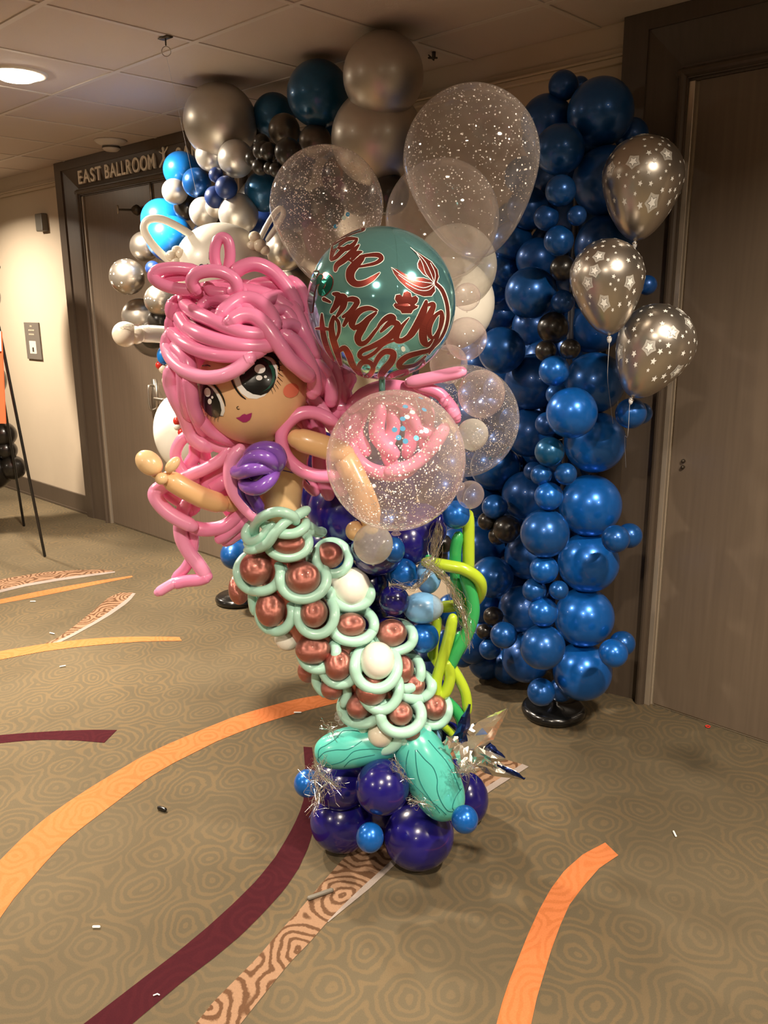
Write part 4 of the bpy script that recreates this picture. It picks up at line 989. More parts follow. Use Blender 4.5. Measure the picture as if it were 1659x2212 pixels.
for pts, ys in (([(1045, 540), (1078, 470), (1050, 410), (980, 390), (900, 410), (850, 460)], (0, -.03, -.04, -.04, -.03, 0)),
                ([(1040, 540), (1010, 480), (940, 450), (870, 465), (820, 520), (800, 545)], (0, -.05, -.06, -.05, -.03, 0)),
                ([(1040, 543), (960, 530), (870, 545), (800, 565), (760, 560)], (0, -.05, -.06, -.03, 0)),
                ([(1040, 548), (1000, 620), (930, 675), (860, 675), (820, 640)], (0, -.04, -.05, -.03, 0))):
    ptube('shell_lobe', sh(pts), 16, [ks + q for q in ys], M['purple'], mer)
ell('shell_lobe', 280 + 765 / 3.318, 850 + 560 / 3.318, 5, 5, 0, ks - .01, M['purple'], mer)
ptube('shell_lobe', sh([(820, 640), (800, 720), (840, 800), (920, 850)]), 15, YM - .07, M['purple_d'], mer)
ptube('shell_lobe', sh([(850, 640), (870, 720), (910, 790), (930, 830)]), 14, YM - .08, M['purple_d'], mer)
ptube('shell_cord', sh([(1045, 543), (1130, 558), (1230, 590), (1290, 650)]), 1.4, [ks, ks + .02, ks + .06, ks + .12], M['cord'], mer)

# ---- tail
spine = [(618, 1118), (612, 1180), (622, 1250), (655, 1325), (715, 1395), (780, 1455), (830, 1520), (855, 1580), (862, 1612)]
hw = [58, 72, 82, 80, 76, 76, 74, 62, 46]
sp3 = catmull([(x, y, 0) for x, y in spine], 6); hw3 = [hw[0] + 0 for _ in sp3]
for i in range(len(sp3)):
    t = i / 6; a = min(len(hw) - 2, int(t)); hw3[i] = hw[a] + (hw[a + 1] - hw[a]) * (t - a)
def tail_off(x, y):
    best = min(range(len(sp3)), key=lambda i: (sp3[i].x - x) ** 2 + (sp3[i].y - y) ** 2)
    a = sp3[max(0, best - 1)]; b = sp3[min(len(sp3) - 1, best + 1)]; t = (b - a).normalized()
    lat = abs((Vector((x, y, 0)) - sp3[best]).cross(t).z); h = hw3[best]
    return sqrt(max(0, h * h - lat * lat)) * .85
km = kM
core = [P(p.x, p.y, YM + .01) for p in sp3]
v, f = tube_vf(core, [h * .74 * km for h in hw3], 24); me_obj('tail_core', v, f, M['rose'], mer)
def scale(cx, cy, rx, ry, tr=11, rot=0, mk='mint', up=58, fw=8, lift=0):
    tr *= 1.06
    k = 16; pts = []; Ys = []
    base = tail_off(cx, cy)
    for i in range(k):
        a = 2 * pi * i / k; ex, ey = rx * cos(a), ry * sin(a)
        x = cx + ex * cos(radians(rot)) - ey * sin(radians(rot)); y = cy + ex * sin(radians(rot)) + ey * cos(radians(rot))
        loc = tail_off(x, y); zz = .5 * base + .5 * loc + (fw * ey / ry if ey > 0 else -up * (-ey / ry) ** 1.3) + lift
        pts.append((x, y)); Ys.append(YM - zz * km)
    return ptube('tail_scale', pts, tr, Ys, M[mk], mer, True, 4, 12)
def sball(x, y, rx, ry, mk='rose', lift=14, rot=0):
    rx *= 1.07; ry *= 1.07
    return ell('scale_balloon', x, y, rx, ry, rot, YM - (tail_off(x, y) + lift - min(rx, ry) * .55) * km, M[mk], mer, min(rx, ry))
for a in ((622, 1172, 44, 32, 11), (718, 1205, 36, 34, 10, 25), (560, 1236, 46, 42, 11), (655, 1250, 50, 44, 11.5), (757, 1283, 43, 30, 11), (596, 1322, 36, 42, 11), (683, 1326, 40, 45, 11),
          (762, 1350, 46, 36, 11), (688, 1408, 38, 38, 11), (855, 1376, 38, 30, 10.5), (735, 1440, 38, 38, 11), (875, 1450, 34, 38, 10.5), (895, 1482, 38, 28, 11),
          (780, 1528, 42, 36, 11), (822, 1486, 40, 48, 11), (938, 1532, 30, 34, 10.5), (866, 1545, 44, 38, 12), (812, 1440, 46, 48, 12)):
    lift = 14 if a[:2] in ((812, 1440), (866, 1545)) else 0
    scale(*a, lift=lift)
scale(825, 1582, 40, 38, 12, mk='mint'); scale(890, 1578, 32, 28, 10)
for a in ((623, 1174, 34, 24), (711, 1199, 29, 27), (555, 1228, 35, 35), (654, 1248, 36, 34), (517, 1272, 22, 32, 'rose', -30), (585, 1315, 31, 37), (678, 1324, 28, 30), (757, 1268, 41, 41, 'white', 4),
          (757, 1349, 31, 24), (676, 1403, 36, 29), (621, 1378, 26, 26, 'white', -20), (845, 1367, 32, 28), (815, 1427, 35, 38, 'white', 26), (730, 1436, 29, 32), (868, 1445, 25, 29), (666, 1449, 22, 24, 'rose', -16),
          (718, 1485, 24, 25), (802, 1489, 32, 32), (893, 1480, 24, 22), (773, 1525, 24, 26), (865, 1541, 25, 24, 'rose', 16), (938, 1527, 26, 26), (822, 1586, 26, 26, 'cream', 10), (889, 1583, 18, 17), (870, 1608, 18, 16, 'cream', 4)):
    sball(*a)
ptube('tail_scale', [(545, 1280), (546, 1300), (550, 1322)], 10.5, YM - .01, M['mint'], mer)
ptube('tail_scale', [(684, 1450), (684, 1475), (700, 1498)], 11, YM - .03, M['mint'], mer)
ptube('tail_scale', [(748, 1480), (750, 1500), (742, 1520)], 11, YM - .05, M['mint'], mer)
# back of the tail
for i, (x, y) in enumerate(((600, 1200), (655, 1215), (640, 1290), (700, 1330), (720, 1380), (790, 1420), (770, 1470), (840, 1480), (850, 1540))):
    p = P(x, y, YM + .085); balloon('scale_balloon', p, wr(p, 30), M['rose' if i % 4 else 'cream'], (0, 1, 0), mer)
    pts = [P(x + 40 * cos(2 * pi * j / 12), y + 12 + 36 * sin(2 * pi * j / 12), YM + .09) for j in range(12)]
    v, f = tube_vf(catmull(pts, 3, True), 11 * km, 10, False, True); me_obj('tail_scale', v, f, M['mint'], mer)
# braided waistband
wz = lambda pts: [(480 + p[0] / 2.765, 1080 + p[1] / 2.765) for p in pts]
wY = YM - .085
ptube('waist_braid', wz([(190, 210), (200, 140), (260, 90), (340, 70), (420, 95), (440, 130)]), 11.5, [wY + .06, wY + .02, wY - .02, wY - .03, wY - .02, wY]  , M['mint'], mer)
ptube('waist_braid', wz([(150, 260), (200, 290), (270, 260), (320, 190), (380, 130), (450, 90), (505, 60)]), 11.5, [wY + .04, wY + .01, wY - .02, wY - .03, wY - .02, wY, wY + .03], M['mint'], mer)
ptube('waist_braid', wz([(500, 130), (490, 165), (430, 200), (350, 200), (300, 170), (250, 150)]), 11.5, [wY + .04, wY, wY - .02, wY - .02, wY, wY + .02], M['mint'], mer)
ptube('waist_braid', wz([(220, 120), (160, 160), (140, 210), (170, 250), (230, 230), (300, 150)]), 11, [wY + .06, wY + .05, wY + .04, wY + .02, wY, wY], M['mint'], mer)
ptube('waist_braid', wz([(145, 300), (190, 300), (250, 270)]), 9, [wY + .02, wY, wY], M['mint'], mer)
ptube('waist_braid', wz([(510, 150), (560, 190), (600, 190)]), 12, [wY + .05, wY + .09, wY + .12], M['mint'], mer)
ptube('waist_braid', wz([(180, 230), (300, 240), (420, 230), (520, 190)]), 16, [wY + .06, wY + .03, wY + .03, wY + .06], M['mint'], mer)
# flukes with drawn lines
def fluke(ax0, ay0, ax1, ay1, half, Yc, lines):
    cx, cy_ = (ax0 + ax1) / 2, (ay0 + ay1) / 2; ln = math.hypot(ax1 - ax0, ay1 - ay0) / 2; ang = math.degrees(atan2(ay1 - ay0, ax1 - ax0))
    o = ell('fluke', cx, cy_, ln, half, ang, Yc, M['teal'], mer, half * .9, e=.78)
    mw = o.matrix_world; bv = BVHTree.FromPolygons([mw @ v.co for v in o.data.vertices], [tuple(p.vertices) for p in o.data.polygons])
    mb = MB()
    for ls in lines:
        pl = []
        for q in catmull([(x, y, 0) for x, y in ls], 6):
            d = ray(q.x, q.y).normalized(); h = bv.ray_cast(EYE, d)
            if h[0] is not None: pl.append(h[0] - d * .0004)
        if len(pl) > 3: mb.tube(pl, .0011, 5, 0, False)
    if mb.v: mb.obj('drawn_line', M['ink'], o, True)
ZL = lambda pts: [(600 + x / 2.86, 1480 + y / 2.86) for x, y in pts]
fluke(680, 1630, 880, 1590, 45, YM - .02, [ZL([(250, 470), (255, 400), (300, 370), (360, 330), (400, 285), (470, 280), (520, 290)]), ZL([(245, 460), (290, 415), (360, 400), (440, 395), (520, 345)]),
    ZL([(265, 500), (340, 490), (410, 465), (470, 410), (560, 395), (640, 400)]), ZL([(410, 505), (450, 465), (520, 445), (600, 430)])])
fluke(878, 1572, 978, 1766, 57, YM - .05, [ZL([(810, 400), (795, 470), (800, 540), (850, 620), (920, 690), (1000, 760), (1040, 800)]), ZL([(850, 400), (855, 480), (870, 570), (900, 640), (960, 730), (1000, 790)]),
    ZL([(860, 400), (910, 460), (960, 510), (985, 580), (985, 650), (1010, 720), (1050, 775), (1090, 780)]), ZL([(930, 340), (980, 400), (1040, 470), (1090, 560), (1125, 650)]), ZL([(1135, 640), (1100, 690), (1080, 750), (1090, 775)])])

# ------------------------------------------------------------------ sea: navy and blue balloon stack carrying the mermaid
def ground_Y(x, y, r, lo=1.2, hi=4.5):
    for _ in range(40):
        mid = (lo + hi) / 2; p = P(x, y, mid)
        if p.z > wr(p, r) + .001: lo = mid
        else: hi = mid
    return lo
YS = 2.33
sb = Vector((P(850, 1750, 2.12).x, 2.2, 0))
sea = empty('balloon_stack', sb, 'stack of navy and blue balloons on the carpet carrying the mermaid', 'balloon stack')
v, f = lathe_vf([(.001, 0), (.07, 0), (.075, .01), (.075, .02), (.06, .03), (.001, .03)], 40); me_obj('base', [sb + WN * .06 + p for p in v], f, M['plastic_k'], sea)
pl_ = [sb + Z * .03, Vector((P(880, 1500, YS).x, YS + .05, .5)), Vector((P(860, 1200, YS).x, YS + .1, .95)), Vector((P(900, 900, YS).x, YS + .1, 1.4)), P(930, 560, YS + .05)]
v, f = tube_vf(catmull(pl_, 6), .009, 8); me_obj('pole', v, f, M['pole'], sea)
def sea_ball(x, y, rx, ry, mk, Y, rot=0, drn=None):
    p = P(x, y, Y)
    o = ell({'navy': 'navy_balloon', 'sky': 'sky_blue_balloon', 'black': 'black_balloon'}.get(mk, 'pearl_blue_balloon'), x, y, rx, ry, rot, Y, M[mk], sea, min(rx, ry)); return o
for x, y, rx, ry, mk, rot in ((738, 1774, 68, 66, 'navy', 10), (905, 1806, 76, 71, 'navy', -15), (1006, 1726, 49, 58, 'navy', 0)):
    Y = ground_Y(x, y, min(rx, ry)); sea_ball(x, y, rx, ry, mk, Y, rot)
for x, y, rx, ry, mk, Y, rot in ((826, 1700, 58, 60, 'navy', 2.06, 20), (735, 1690, 62, 58, 'navy', 2.2, 0), (880, 1700, 60, 62, 'navy', 2.25, 0), (960, 1680, 55, 60, 'navy', 2.3, 0), (800, 1655, 50, 45, 'navy', 2.3, 0), (925, 1640, 55, 50, 'navy', 2.35, 0),
      (812, 1628, 36, 24, 'sky', 2.14, 0), (664, 1692, 29, 30, 'azure', 2.15, 0), (799, 1809, 30, 32, 'azure', 2.0, 0), (1004, 1770, 29, 30, 'azure', 1.98, 0),
      (820, 1740, 80, 70, 'navy', 2.3, 0), (845, 1800, 50, 50, 'navy', 2.36, 0)):
    sea_ball(x, y, rx, ry, mk, Y, rot)
for x, y, rx, ry, mk, Y in ((735, 1103, 70, 76, 'navy', 2.3), (720, 1185, 62, 55, 'navy', 2.38), (815, 1188, 58, 55, 'navy', 2.2), (850, 1188, 25, 28, 'blue', 2.12), (905, 1145, 60, 60, 'navy', 2.33), (880, 1170, 52, 55, 'navy', 2.3),
      (792, 1260, 48, 50, 'navy', 2.3), (870, 1240, 34, 34, 'azure', 2.22), (851, 1297, 33, 33, 'navy', 2.18), (798, 1330, 40, 36, 'navy', 2.28), (842, 1360, 34, 28, 'navy', 2.2), (925, 1245, 28, 38, 'sky', 2.26),
      (912, 1313, 42, 34, 'sky', 2.2), (925, 1313, 33, 30, 'milky', 2.2), (914, 1377, 34, 34, 'azure', 2.2), (905, 1445, 42, 40, 'navy', 2.3), (915, 1440, 30, 34, 'slate_navy', 2.26), (930, 1500, 40, 42, 'navy', 2.3),
      (935, 1560, 34, 36, 'navy', 2.28), (932, 1588, 24, 30, 'sky', 2.22), (968, 1595, 34, 36, 'navy', 2.26), (750, 1215, 45, 40, 'blue', 2.36), (965, 1210, 38, 36, 'blue_deep', 2.42), (955, 1175, 22, 22, 'black', 2.35), (940, 1200, 28, 28, 'black', 2.38),
      (975, 1320, 34, 38, 'blue', 2.45), (960, 1390, 20, 30, 'blue_deep', 2.45), (985, 1112, 30, 31, 'azure', 2.2), (760, 1160, 45, 45, 'navy', 2.42), (900, 1000, 50, 60, 'navy', 2.45), (840, 1080, 60, 60, 'navy', 2.42), (870, 1350, 45, 50, 'navy', 2.4), (870, 1540, 50, 55, 'navy', 2.4),
      (680, 1075, 30, 50, 'navy', 2.36), (690, 990, 55, 60, 'navy', 2.42), (770, 960, 60, 60, 'navy', 2.46), (800, 1040, 60, 60, 'navy', 2.44), (950, 1060, 50, 50, 'blue_deep', 2.5), (930, 960, 55, 55, 'blue_deep', 2.56), (965, 1010, 50, 50, 'blue_deep', 2.56), (880, 930, 55, 55, 'navy', 2.52), (940, 860, 50, 50, 'blue_deep', 2.6), (860, 1040, 50, 50, 'navy', 2.4), (985, 1180, 40, 40, 'blue_deep', 2.55), (835, 1130, 40, 40, 'blue', 2.36)):
    sea_ball(x, y, rx, ry, mk, Y)
for x, y, r in ((731, 1544, 8), (737, 1560, 7), (728, 1552, 6)):
    p = P(x, y, 2.1); balloon('tiny_clear_balloon', p, wr(p, r), M['clear'], (0, -1, 0), sea)

# ------------------------------------------------------------------ seaweed
sw = empty('seaweed', P(960, 1560, 2.2), 'twisted lime and dark green modelling balloons shaped as seaweed behind the tail', 'seaweed')
Yw = 2.2
def weed(pts, r, mk, y=0): ptube('lime_frond' if mk == 'lime' else 'green_frond', pts, r, Yw + y, M[mk], sw)
weed([(1012, 1112), (1012, 1170), (1012, 1235)], 13.5, 'lime', .03)
weed([(920, 1215, -.01), (965, 1222, -.03), (1005, 1231, -.04), (1034, 1252, -.03), (1038, 1278, 0), (1022, 1300, .04), (985, 1308, .07), (950, 1312, .09)], 13.5, 'lime')
weed([(990, 1158), (984, 1190), (984, 1240), (990, 1290), (1000, 1330), (1008, 1350)], 13, 'green', .02)
weed([(1004, 1245), (1018, 1285), (1022, 1325), (1008, 1370), (985, 1410), (968, 1445)], 14.5, 'green', -.02)
weed([(995, 1375), (985, 1405), (975, 1430)], 15, 'green', -.01)
weed([(925, 1205), (945, 1218), (955, 1235)], 9, 'green', .03)
weed([(978, 1335), (970, 1375), (956, 1425), (943, 1470), (945, 1500), (962, 1495), (972, 1465), (968, 1435)], 12.5, 'lime', -.03)
weed([(960, 1420), (985, 1455), (1005, 1495), (1010, 1535)], 11.5, 'lime', -.01)
weed([(945, 1340), (935, 1400), (938, 1450)], 12, 'lime', .05)
weed([(950, 1505), (975, 1525), (995, 1550), (1002, 1580)], 13, 'green', -.01)
weed([(955, 1565), (972, 1580), (985, 1592)], 9, 'lime', 0)

# ------------------------------------------------------------------ foil sphere with its lettering
orb_c = P(824, 657, 1.95); orb_r = 160 * pxm(orb_c)
orb = empty('foil_sphere', orb_c, 'mirror teal foil sphere balloon with copper handwritten lettering and a mermaid tail drawing', 'balloon')
v, f = lathe_vf([(max(.001, cos(-pi / 2 + pi * i / 64)), sin(-pi / 2 + pi * i / 64)) for i in range(65)], 96)
T_ = rot_to(Vector((.15, -.3, 1)))
body = me_obj('sphere_body', [orb_c + T_ @ (p * orb_r) for p in v], f, M['foil'], orb)
# crimped seams: thin ribs
mb = MB()
for a in (0.35,):
    pts = []
    for i in range(25):
        t = -pi / 2 + pi * i / 24; pts.append(orb_c + T_ @ (Vector((cos(t) * cos(a - 1.75), cos(t) * sin(a - 1.75), sin(t))) * (orb_r * 1.0005)))
    mb.tube(pts, .0007, 5, 0, False)
mb.obj('seam', M['foil'], orb, True)
ZO = lambda pts: [(620 + x / 3.95, 460 + y / 3.95) for x, y in pts]
ST = [
 ([(650, 138), (560, 165), (470, 212), (395, 270)], [34, 34, 30, 20]),
 ([(600, 222), (520, 225), (450, 262), (405, 300), (375, 395)], [14, 30, 40, 44, 18]),
 ([(600, 230), (560, 280), (500, 310), (440, 300)], [16, 34, 34, 18]),
 ([(525, 285), (470, 330), (420, 380), (380, 405)], [26, 34, 30, 16]),
 ([(615, 275), (560, 335), (490, 400), (430, 445), (415, 490)], [12, 42, 46, 40, 26]),
 ([(500, 380), (560, 420)], [20, 14]),
 ([(560, 395), (605, 345), (640, 335)], [26, 34, 12]),
 ([(625, 375), (700, 362), (780, 362), (805, 392), (760, 428), (680, 448), (610, 460)], [20, 26, 34, 34, 26, 20, 16]),
 ([(640, 385), (590, 440), (545, 500), (545, 565), (590, 605), (660, 598), (730, 560), (790, 512)], [44, 62, 66, 60, 48, 42, 34, 8]),
 ([(318, 735), (370, 760)], [30, 18]),
 ([(400, 690), (440, 705), (430, 770), (380, 845)], [24, 48, 52, 22]),
 ([(440, 710), (490, 722), (480, 800), (425, 885)], [36, 48, 46, 18]),
 ([(490, 745), (560, 735), (600, 760), (545, 840), (480, 885)], [24, 40, 42, 36, 22]),
 ([(560, 840), (520, 900), (485, 960)], [26, 38, 22]),
 ([(770, 832), (700, 812), (630, 830), (580, 880), (555, 945), (575, 985)], [12, 34, 46, 52, 50, 28]),
 ([(760, 850), (700, 900), (640, 960), (590, 975)], [18, 42, 52, 36]),
 ([(700, 905), (645, 980), (605, 1060), (625, 1112), (680, 1095), (750, 1010), (790, 960)], [30, 54, 52, 40, 30, 24, 16]),
 ([(780, 965), (830, 910), (880, 885), (905, 905), (850, 960), (800, 1010)], [20, 36, 46, 46, 34, 18]),
 ([(850, 945), (915, 935), (945, 960), (900, 1030), (820, 1090), (720, 1140), (640, 1175), (620, 1215), (660, 1235), (740, 1195), (830, 1115), (940, 1080)], [20, 40, 46, 54, 46, 36, 34, 34, 28, 26, 24, 10]),
 ([(1040, 895), (985, 960), (940, 1030), (935, 1080), (985, 1085), (1040, 1040), (1080, 985)], [8, 26, 42, 44, 36, 26, 14]),
 ([(1185, 755), (1165, 830), (1120, 930), (1060, 1030), (1000, 1085)], [24, 50, 54, 50, 26]),
 ([(1190, 790), (1235, 775), (1245, 800), (1200, 900), (1160, 1000), (1165, 1090), (1200, 1120), (1240, 1080)], [20, 30, 38, 54, 60, 56, 36, 14]),
 ([(1310, 840), (1260, 880), (1215, 960), (1215, 1040), (1250, 1060), (1300, 990), (1320, 900), (1315, 845)], [22, 30, 40, 34, 22, 28, 36, 26]),
 ([(1300, 990), (1275, 1070), (1225, 1160), (1130, 1190), (1030, 1220), (965, 1270), (960, 1310), (1020, 1310), (1100, 1290), (1180, 1220)], [22, 26, 30, 34, 40, 44, 40, 26, 22, 14]),
 ([(300, 862), (302, 950), (318, 1060), (350, 1160), (400, 1255)], [14, 36, 42, 36, 14]),
 ([(250, 985), (320, 985), (395, 1000)], [14, 26, 14]),
 ([(400, 885), (382, 960), (392, 1060), (425, 1170), (460, 1290)], [26, 40, 48, 48, 22]),
 ([(405, 890), (440, 930), (445, 1010), (420, 1080)], [18, 26, 24, 16]),
 ([(440, 1180), (490, 1150), (530, 1210), (560, 1290), (620, 1385)], [24, 40, 48, 44, 14]),
 ([(640, 1390), (610, 1330), (640, 1275), (700, 1270), (735, 1310), (715, 1370), (670, 1400)], [20, 34, 38, 34, 34, 34, 26]),
 ([(735, 1320), (780, 1230), (840, 1180), (905, 1195), (890, 1265), (830, 1335), (800, 1390), (825, 1435)], [24, 36, 40, 46, 50, 52, 44, 16]),
 ([(850, 1420), (890, 1385), (950, 1360), (1020, 1345), (1010, 1385), (950, 1420), (880, 1440)], [18, 34, 36, 26, 26, 34, 22]),
 ([(1165, 1260), (1150, 1320), (1090, 1380), (1040, 1410)], [18, 36, 36, 14])]
w8 = 10
def grow(w, g): return [q * 1.18 + g for q in w]
for nm, mk, g, off in (('lettering_outline', 'foil_white', 10, .0006), ('lettering', 'foil_red', 0, .0012)):
    v, f = decal_strokes([(ZO(p), [q / 3.95 for q in grow(w, g)]) for p, w in ST], orb_c, orb_r, off); me_obj(nm, v, f, M[mk], orb, False)
GR = [([(250, 510), (225, 560), (260, 590), (290, 540)], [34, 44, 40, 30]), ([(330, 530), (365, 570), (350, 640), (300, 690), (290, 640), (320, 580)], [34, 44, 44, 36, 36, 36]), ([(240, 600), (215, 680), (205, 760), (210, 840)], [30, 36, 40, 16])]
for nm, mk, g, off in (('lettering_outline', 'foil_red', 12, .0006), ('lettering', 'foil_green', 0, .0012)):
    v, f = decal_strokes([(ZO(p), [q / 3.95 for q in grow(w, g)]) for p, w in GR], orb_c, orb_r, off); me_obj(nm, v, f, M[mk], orb, False)
lf1 = [(1050, 297), (1105, 335), (1160, 372), (1230, 420), (1280, 485), (1292, 545), (1275, 590), (1248, 598), (1218, 560), (1160, 520), (1120, 470), (1115, 435), (1132, 395), (1100, 350)]
lf2 = [(892, 467), (945, 485), (1010, 525), (1080, 552), (1160, 555), (1225, 575), (1252, 605), (1262, 665), (1230, 708), (1165, 712), (1090, 685), (1020, 635), (955, 575), (915, 520)]
shell = [(980, 855), (965, 830), (925, 810), (908, 785), (925, 765), (945, 775), (920, 735), (930, 700), (965, 695), (985, 715), (995, 680), (1025, 668), (1055, 685), (1062, 718), (1095, 705), (1118, 728), (1110, 762), (1085, 785), (1118, 785), (1112, 808), (1075, 828), (1060, 855)]
stem = [([(1262, 600), (1320, 660), (1360, 770), (1370, 890), (1345, 1000), (1295, 1090), (1240, 1150), (1210, 1200)], [26, 32, 30, 28, 26, 24, 20, 10])]
def scale_poly(p, k):
    cx = sum(x for x, y in p) / len(p); cy_ = sum(y for x, y in p) / len(p)
    out = []
    for x, y in p:
        d = math.hypot(x - cx, y - cy_) or 1; out.append((x + (x - cx) / d * k, y + (y - cy_) / d * k))
    return out
v, f = decal_poly([ZO(scale_poly(q, 7)) for q in (lf1, lf2, shell)], orb_c, orb_r, .0006); me_obj('drawing_outline', v, f, M['foil_white'], orb)
v, f = decal_poly([ZO(q) for q in (lf1, lf2, shell)], orb_c, orb_r, .0012); me_obj('drawn_tail_and_shell', v, f, M['foil_red'], orb)
v, f = decal_strokes([(ZO(p), [q / 3.95 for q in grow(w, 12)]) for p, w in stem], orb_c, orb_r, .0006); me_obj('drawing_outline', v, f, M['foil_white'], orb, False)
v, f = decal_strokes([(ZO(p), [q / 3.95 for q in w]) for p, w in stem], orb_c, orb_r, .0012); me_obj('drawn_tail_and_shell', v, f, M['foil_red'], orb, False)
veins = [[(1252, 598), (1215, 500), (1160, 400), (1052, 300)], [(1250, 598), (1260, 520), (1220, 430)], [(1245, 596), (1180, 520), (1150, 430), (1105, 350)], [(1252, 603), (1150, 590), (1020, 560), (895, 470)], [(1250, 606), (1160, 640), (1050, 600), (950, 530)], [(1255, 610), (1200, 660), (1110, 655), (1010, 600)]]
v, f = decal_strokes([(ZO(p), 5 / 3.95) for p in veins], orb_c, orb_r, .0018); me_obj('drawn_veins', v, f, M['foil_white'], orb, False)
v, f = decal_strokes([(ZO([(988, 1150), (992, 1165)]), 34 / 3.95)], orb_c, orb_r, .0012); me_obj('drawn_dot', v, f, M['foil_white'], orb, False)
nk = orb_c - Z * (orb_r + .008)
v, f = tube_vf([orb_c - Z * orb_r * .97, orb_c - Z * (orb_r + .03)], .008, 8); me_obj('neck', v, f, M['foil'], orb)

# ------------------------------------------------------------------ clear and white bubbles
def flakes(name, parent, c, R_, n, size, m, zone=None, seed=1):
    rnd = random.Random(seed); V = []; Fc = []; k = 0; tries = 0
    while k < n and tries < n * 40:
        tries += 1
        u = Vector((rnd.gauss(0, 1), rnd.gauss(0, 1), rnd.gauss(0, 1))).normalized()
        if zone and rnd.random() > zone(u): continue
        s = size * rnd.uniform(.5, 1.25); p = c + u * (R_ * .988)
        nn = (u + Vector((rnd.gauss(0, .35), rnd.gauss(0, .35), rnd.gauss(0, .35)))).normalized()
        t1 = nn.orthogonal().normalized(); t2 = nn.cross(t1); i0 = len(V)
        V += [p + (t1 * cos(a) + t2 * sin(a)) * s for a in (0, 1.2, 2.5, 3.7, 5)]; Fc.append(tuple(range(i0, i0 + 5))); k += 1
    o = me_obj(name, V, Fc, m, parent, False); o['kind'] = 'stuff'; return o
def vn(u, c, f_=2.5): return .5 + .5 * noise.noise(u * f_ + Vector((c, 0, 0)))
def bubble(x, y, rpx, Y, lab, mk='clear', L=1.08, axis=(0, 0, 1), group=None, nm='bubble_balloon', cat='balloon'):
    p = P(x, y, Y); R_ = wr(p, rpx); root = empty(nm, p, lab, cat, group)
    b = balloon('balloon_body', p, R_, M[mk], axis, root, L, key='bubble')
    return root, p, R_
r_, p_, R_ = bubble(855, 994, 151, 1.80, 'large clear balloon with blush glitter and blue confetti dots in front of the mermaid', 'clear_pink', 1.02)
flakes('glitter', r_, p_, R_, 2200, .0018, M['flake'], lambda u: max(.03, min(1, 1.5 * vn(u, 3.1, 1.7) - .35)) * (1.0 if u.z < .35 else .4), 5)
mbc = []
for (cx_, cy_, mk) in ((649, 326, 'conf_b'), (784, 348, 'conf_b'), (700, 366, 'conf_w'), (662, 400, 'conf_w'), (630, 414, 'conf_b'), (572, 492, 'conf_b'), (630, 484, 'conf_b'), (601, 548, 'conf_b'), (650, 574, 'conf_b'), (728, 552, 'conf_b'), (760, 265, 'conf_b'), (798, 498, 'conf_w')):
    h = sphere_hit(680 + cx_ / 3.318, 780 + cy_ / 3.318, p_, R_ * .985); u = (h - p_).normalized(); t1 = u.orthogonal().normalized(); t2 = u.cross(t1)
    me_obj('confetti_dot', [h + (t1 * cos(a) + t2 * sin(a)) * .0058 for a in [2 * pi * i / 12 for i in range(12)]], [tuple(range(12))], M[mk], r_, False)
r_, p_, R_ = bubble(1018, 342, 147, 2.12, 'largest clear glitter balloon, high up before the blue column', 'clear', 1.42, (-.1, 0, 1))
flakes('glitter', r_, p_, R_, 1100, .0019, M['flake'], lambda u: .6 if u.z > -.55 else .15, 6)
r_, p_, R_ = bubble(706, 445, 123, 2.48, 'clear pink-tinged glitter balloon behind the foil sphere, left of the top silver balloons', 'clear', 1.45, (-.12, 0, 1))
flakes('glitter', r_, p_, R_, 1900, .0018, M['flake'], lambda u: min(1, max(.05, 1.3 * vn(u, 9, 2) - .3)) * (1 if u.z > -.7 else .2), 7)
for (cx_, cy_, mk) in ((513, 799, 'conf_b'), (446, 865, 'conf_b'), (492, 818, 'conf_w')):
    h = sphere_hit(550 + cx_ / 2.552, 150 + cy_ / 2.552, p_, R_ * .985); u = (h - p_).normalized(); t1 = u.orthogonal().normalized(); t2 = u.cross(t1)
    me_obj('confetti_dot', [h + (t1 * cos(a) + t2 * sin(a)) * .0058 for a in [2 * pi * i / 12 for i in range(12)]], [tuple(range(12))], M[mk], r_, False)
r_, p_, R_ = bubble(1003, 907, 118, 2.38, 'clear balloon packed with silver glitter, half hidden behind the small bubbles on the right', 'clear', 1.05)
flakes('glitter', r_, p_, R_, 2600, .0014, M['flake'], lambda u: min(1, max(.1, 1.4 * vn(u, 5, 2) - .2)), 8)
for i, u in enumerate((Vector((.75, -.5, -.45)), Vector((.6, -.55, -.55)), Vector((.85, -.4, -.3)), Vector((.4, -.7, -.6)))):
    u = u.normalized(); h = p_ + u * R_ * .985; t1 = u.orthogonal().normalized(); t2 = u.cross(t1)
    me_obj('confetti_dot', [h + (t1 * cos(a) + t2 * sin(a)) * .005 for a in [2 * pi * j / 12 for j in range(12)]], [tuple(range(12))], M['conf_b'], r_, False)
bubble(955, 472, 122, 2.3, 'plain clear balloon behind the largest glitter balloon', 'clear', 1.1)
bubble(985, 575, 88, 2.42, 'milky white balloon behind the foil sphere, under the clear ones', 'milky', 1.05)
bubble(972, 655, 96, 2.5, 'opaque white balloon right of the foil sphere, behind the smallest bubbles', 'white', 1.05)
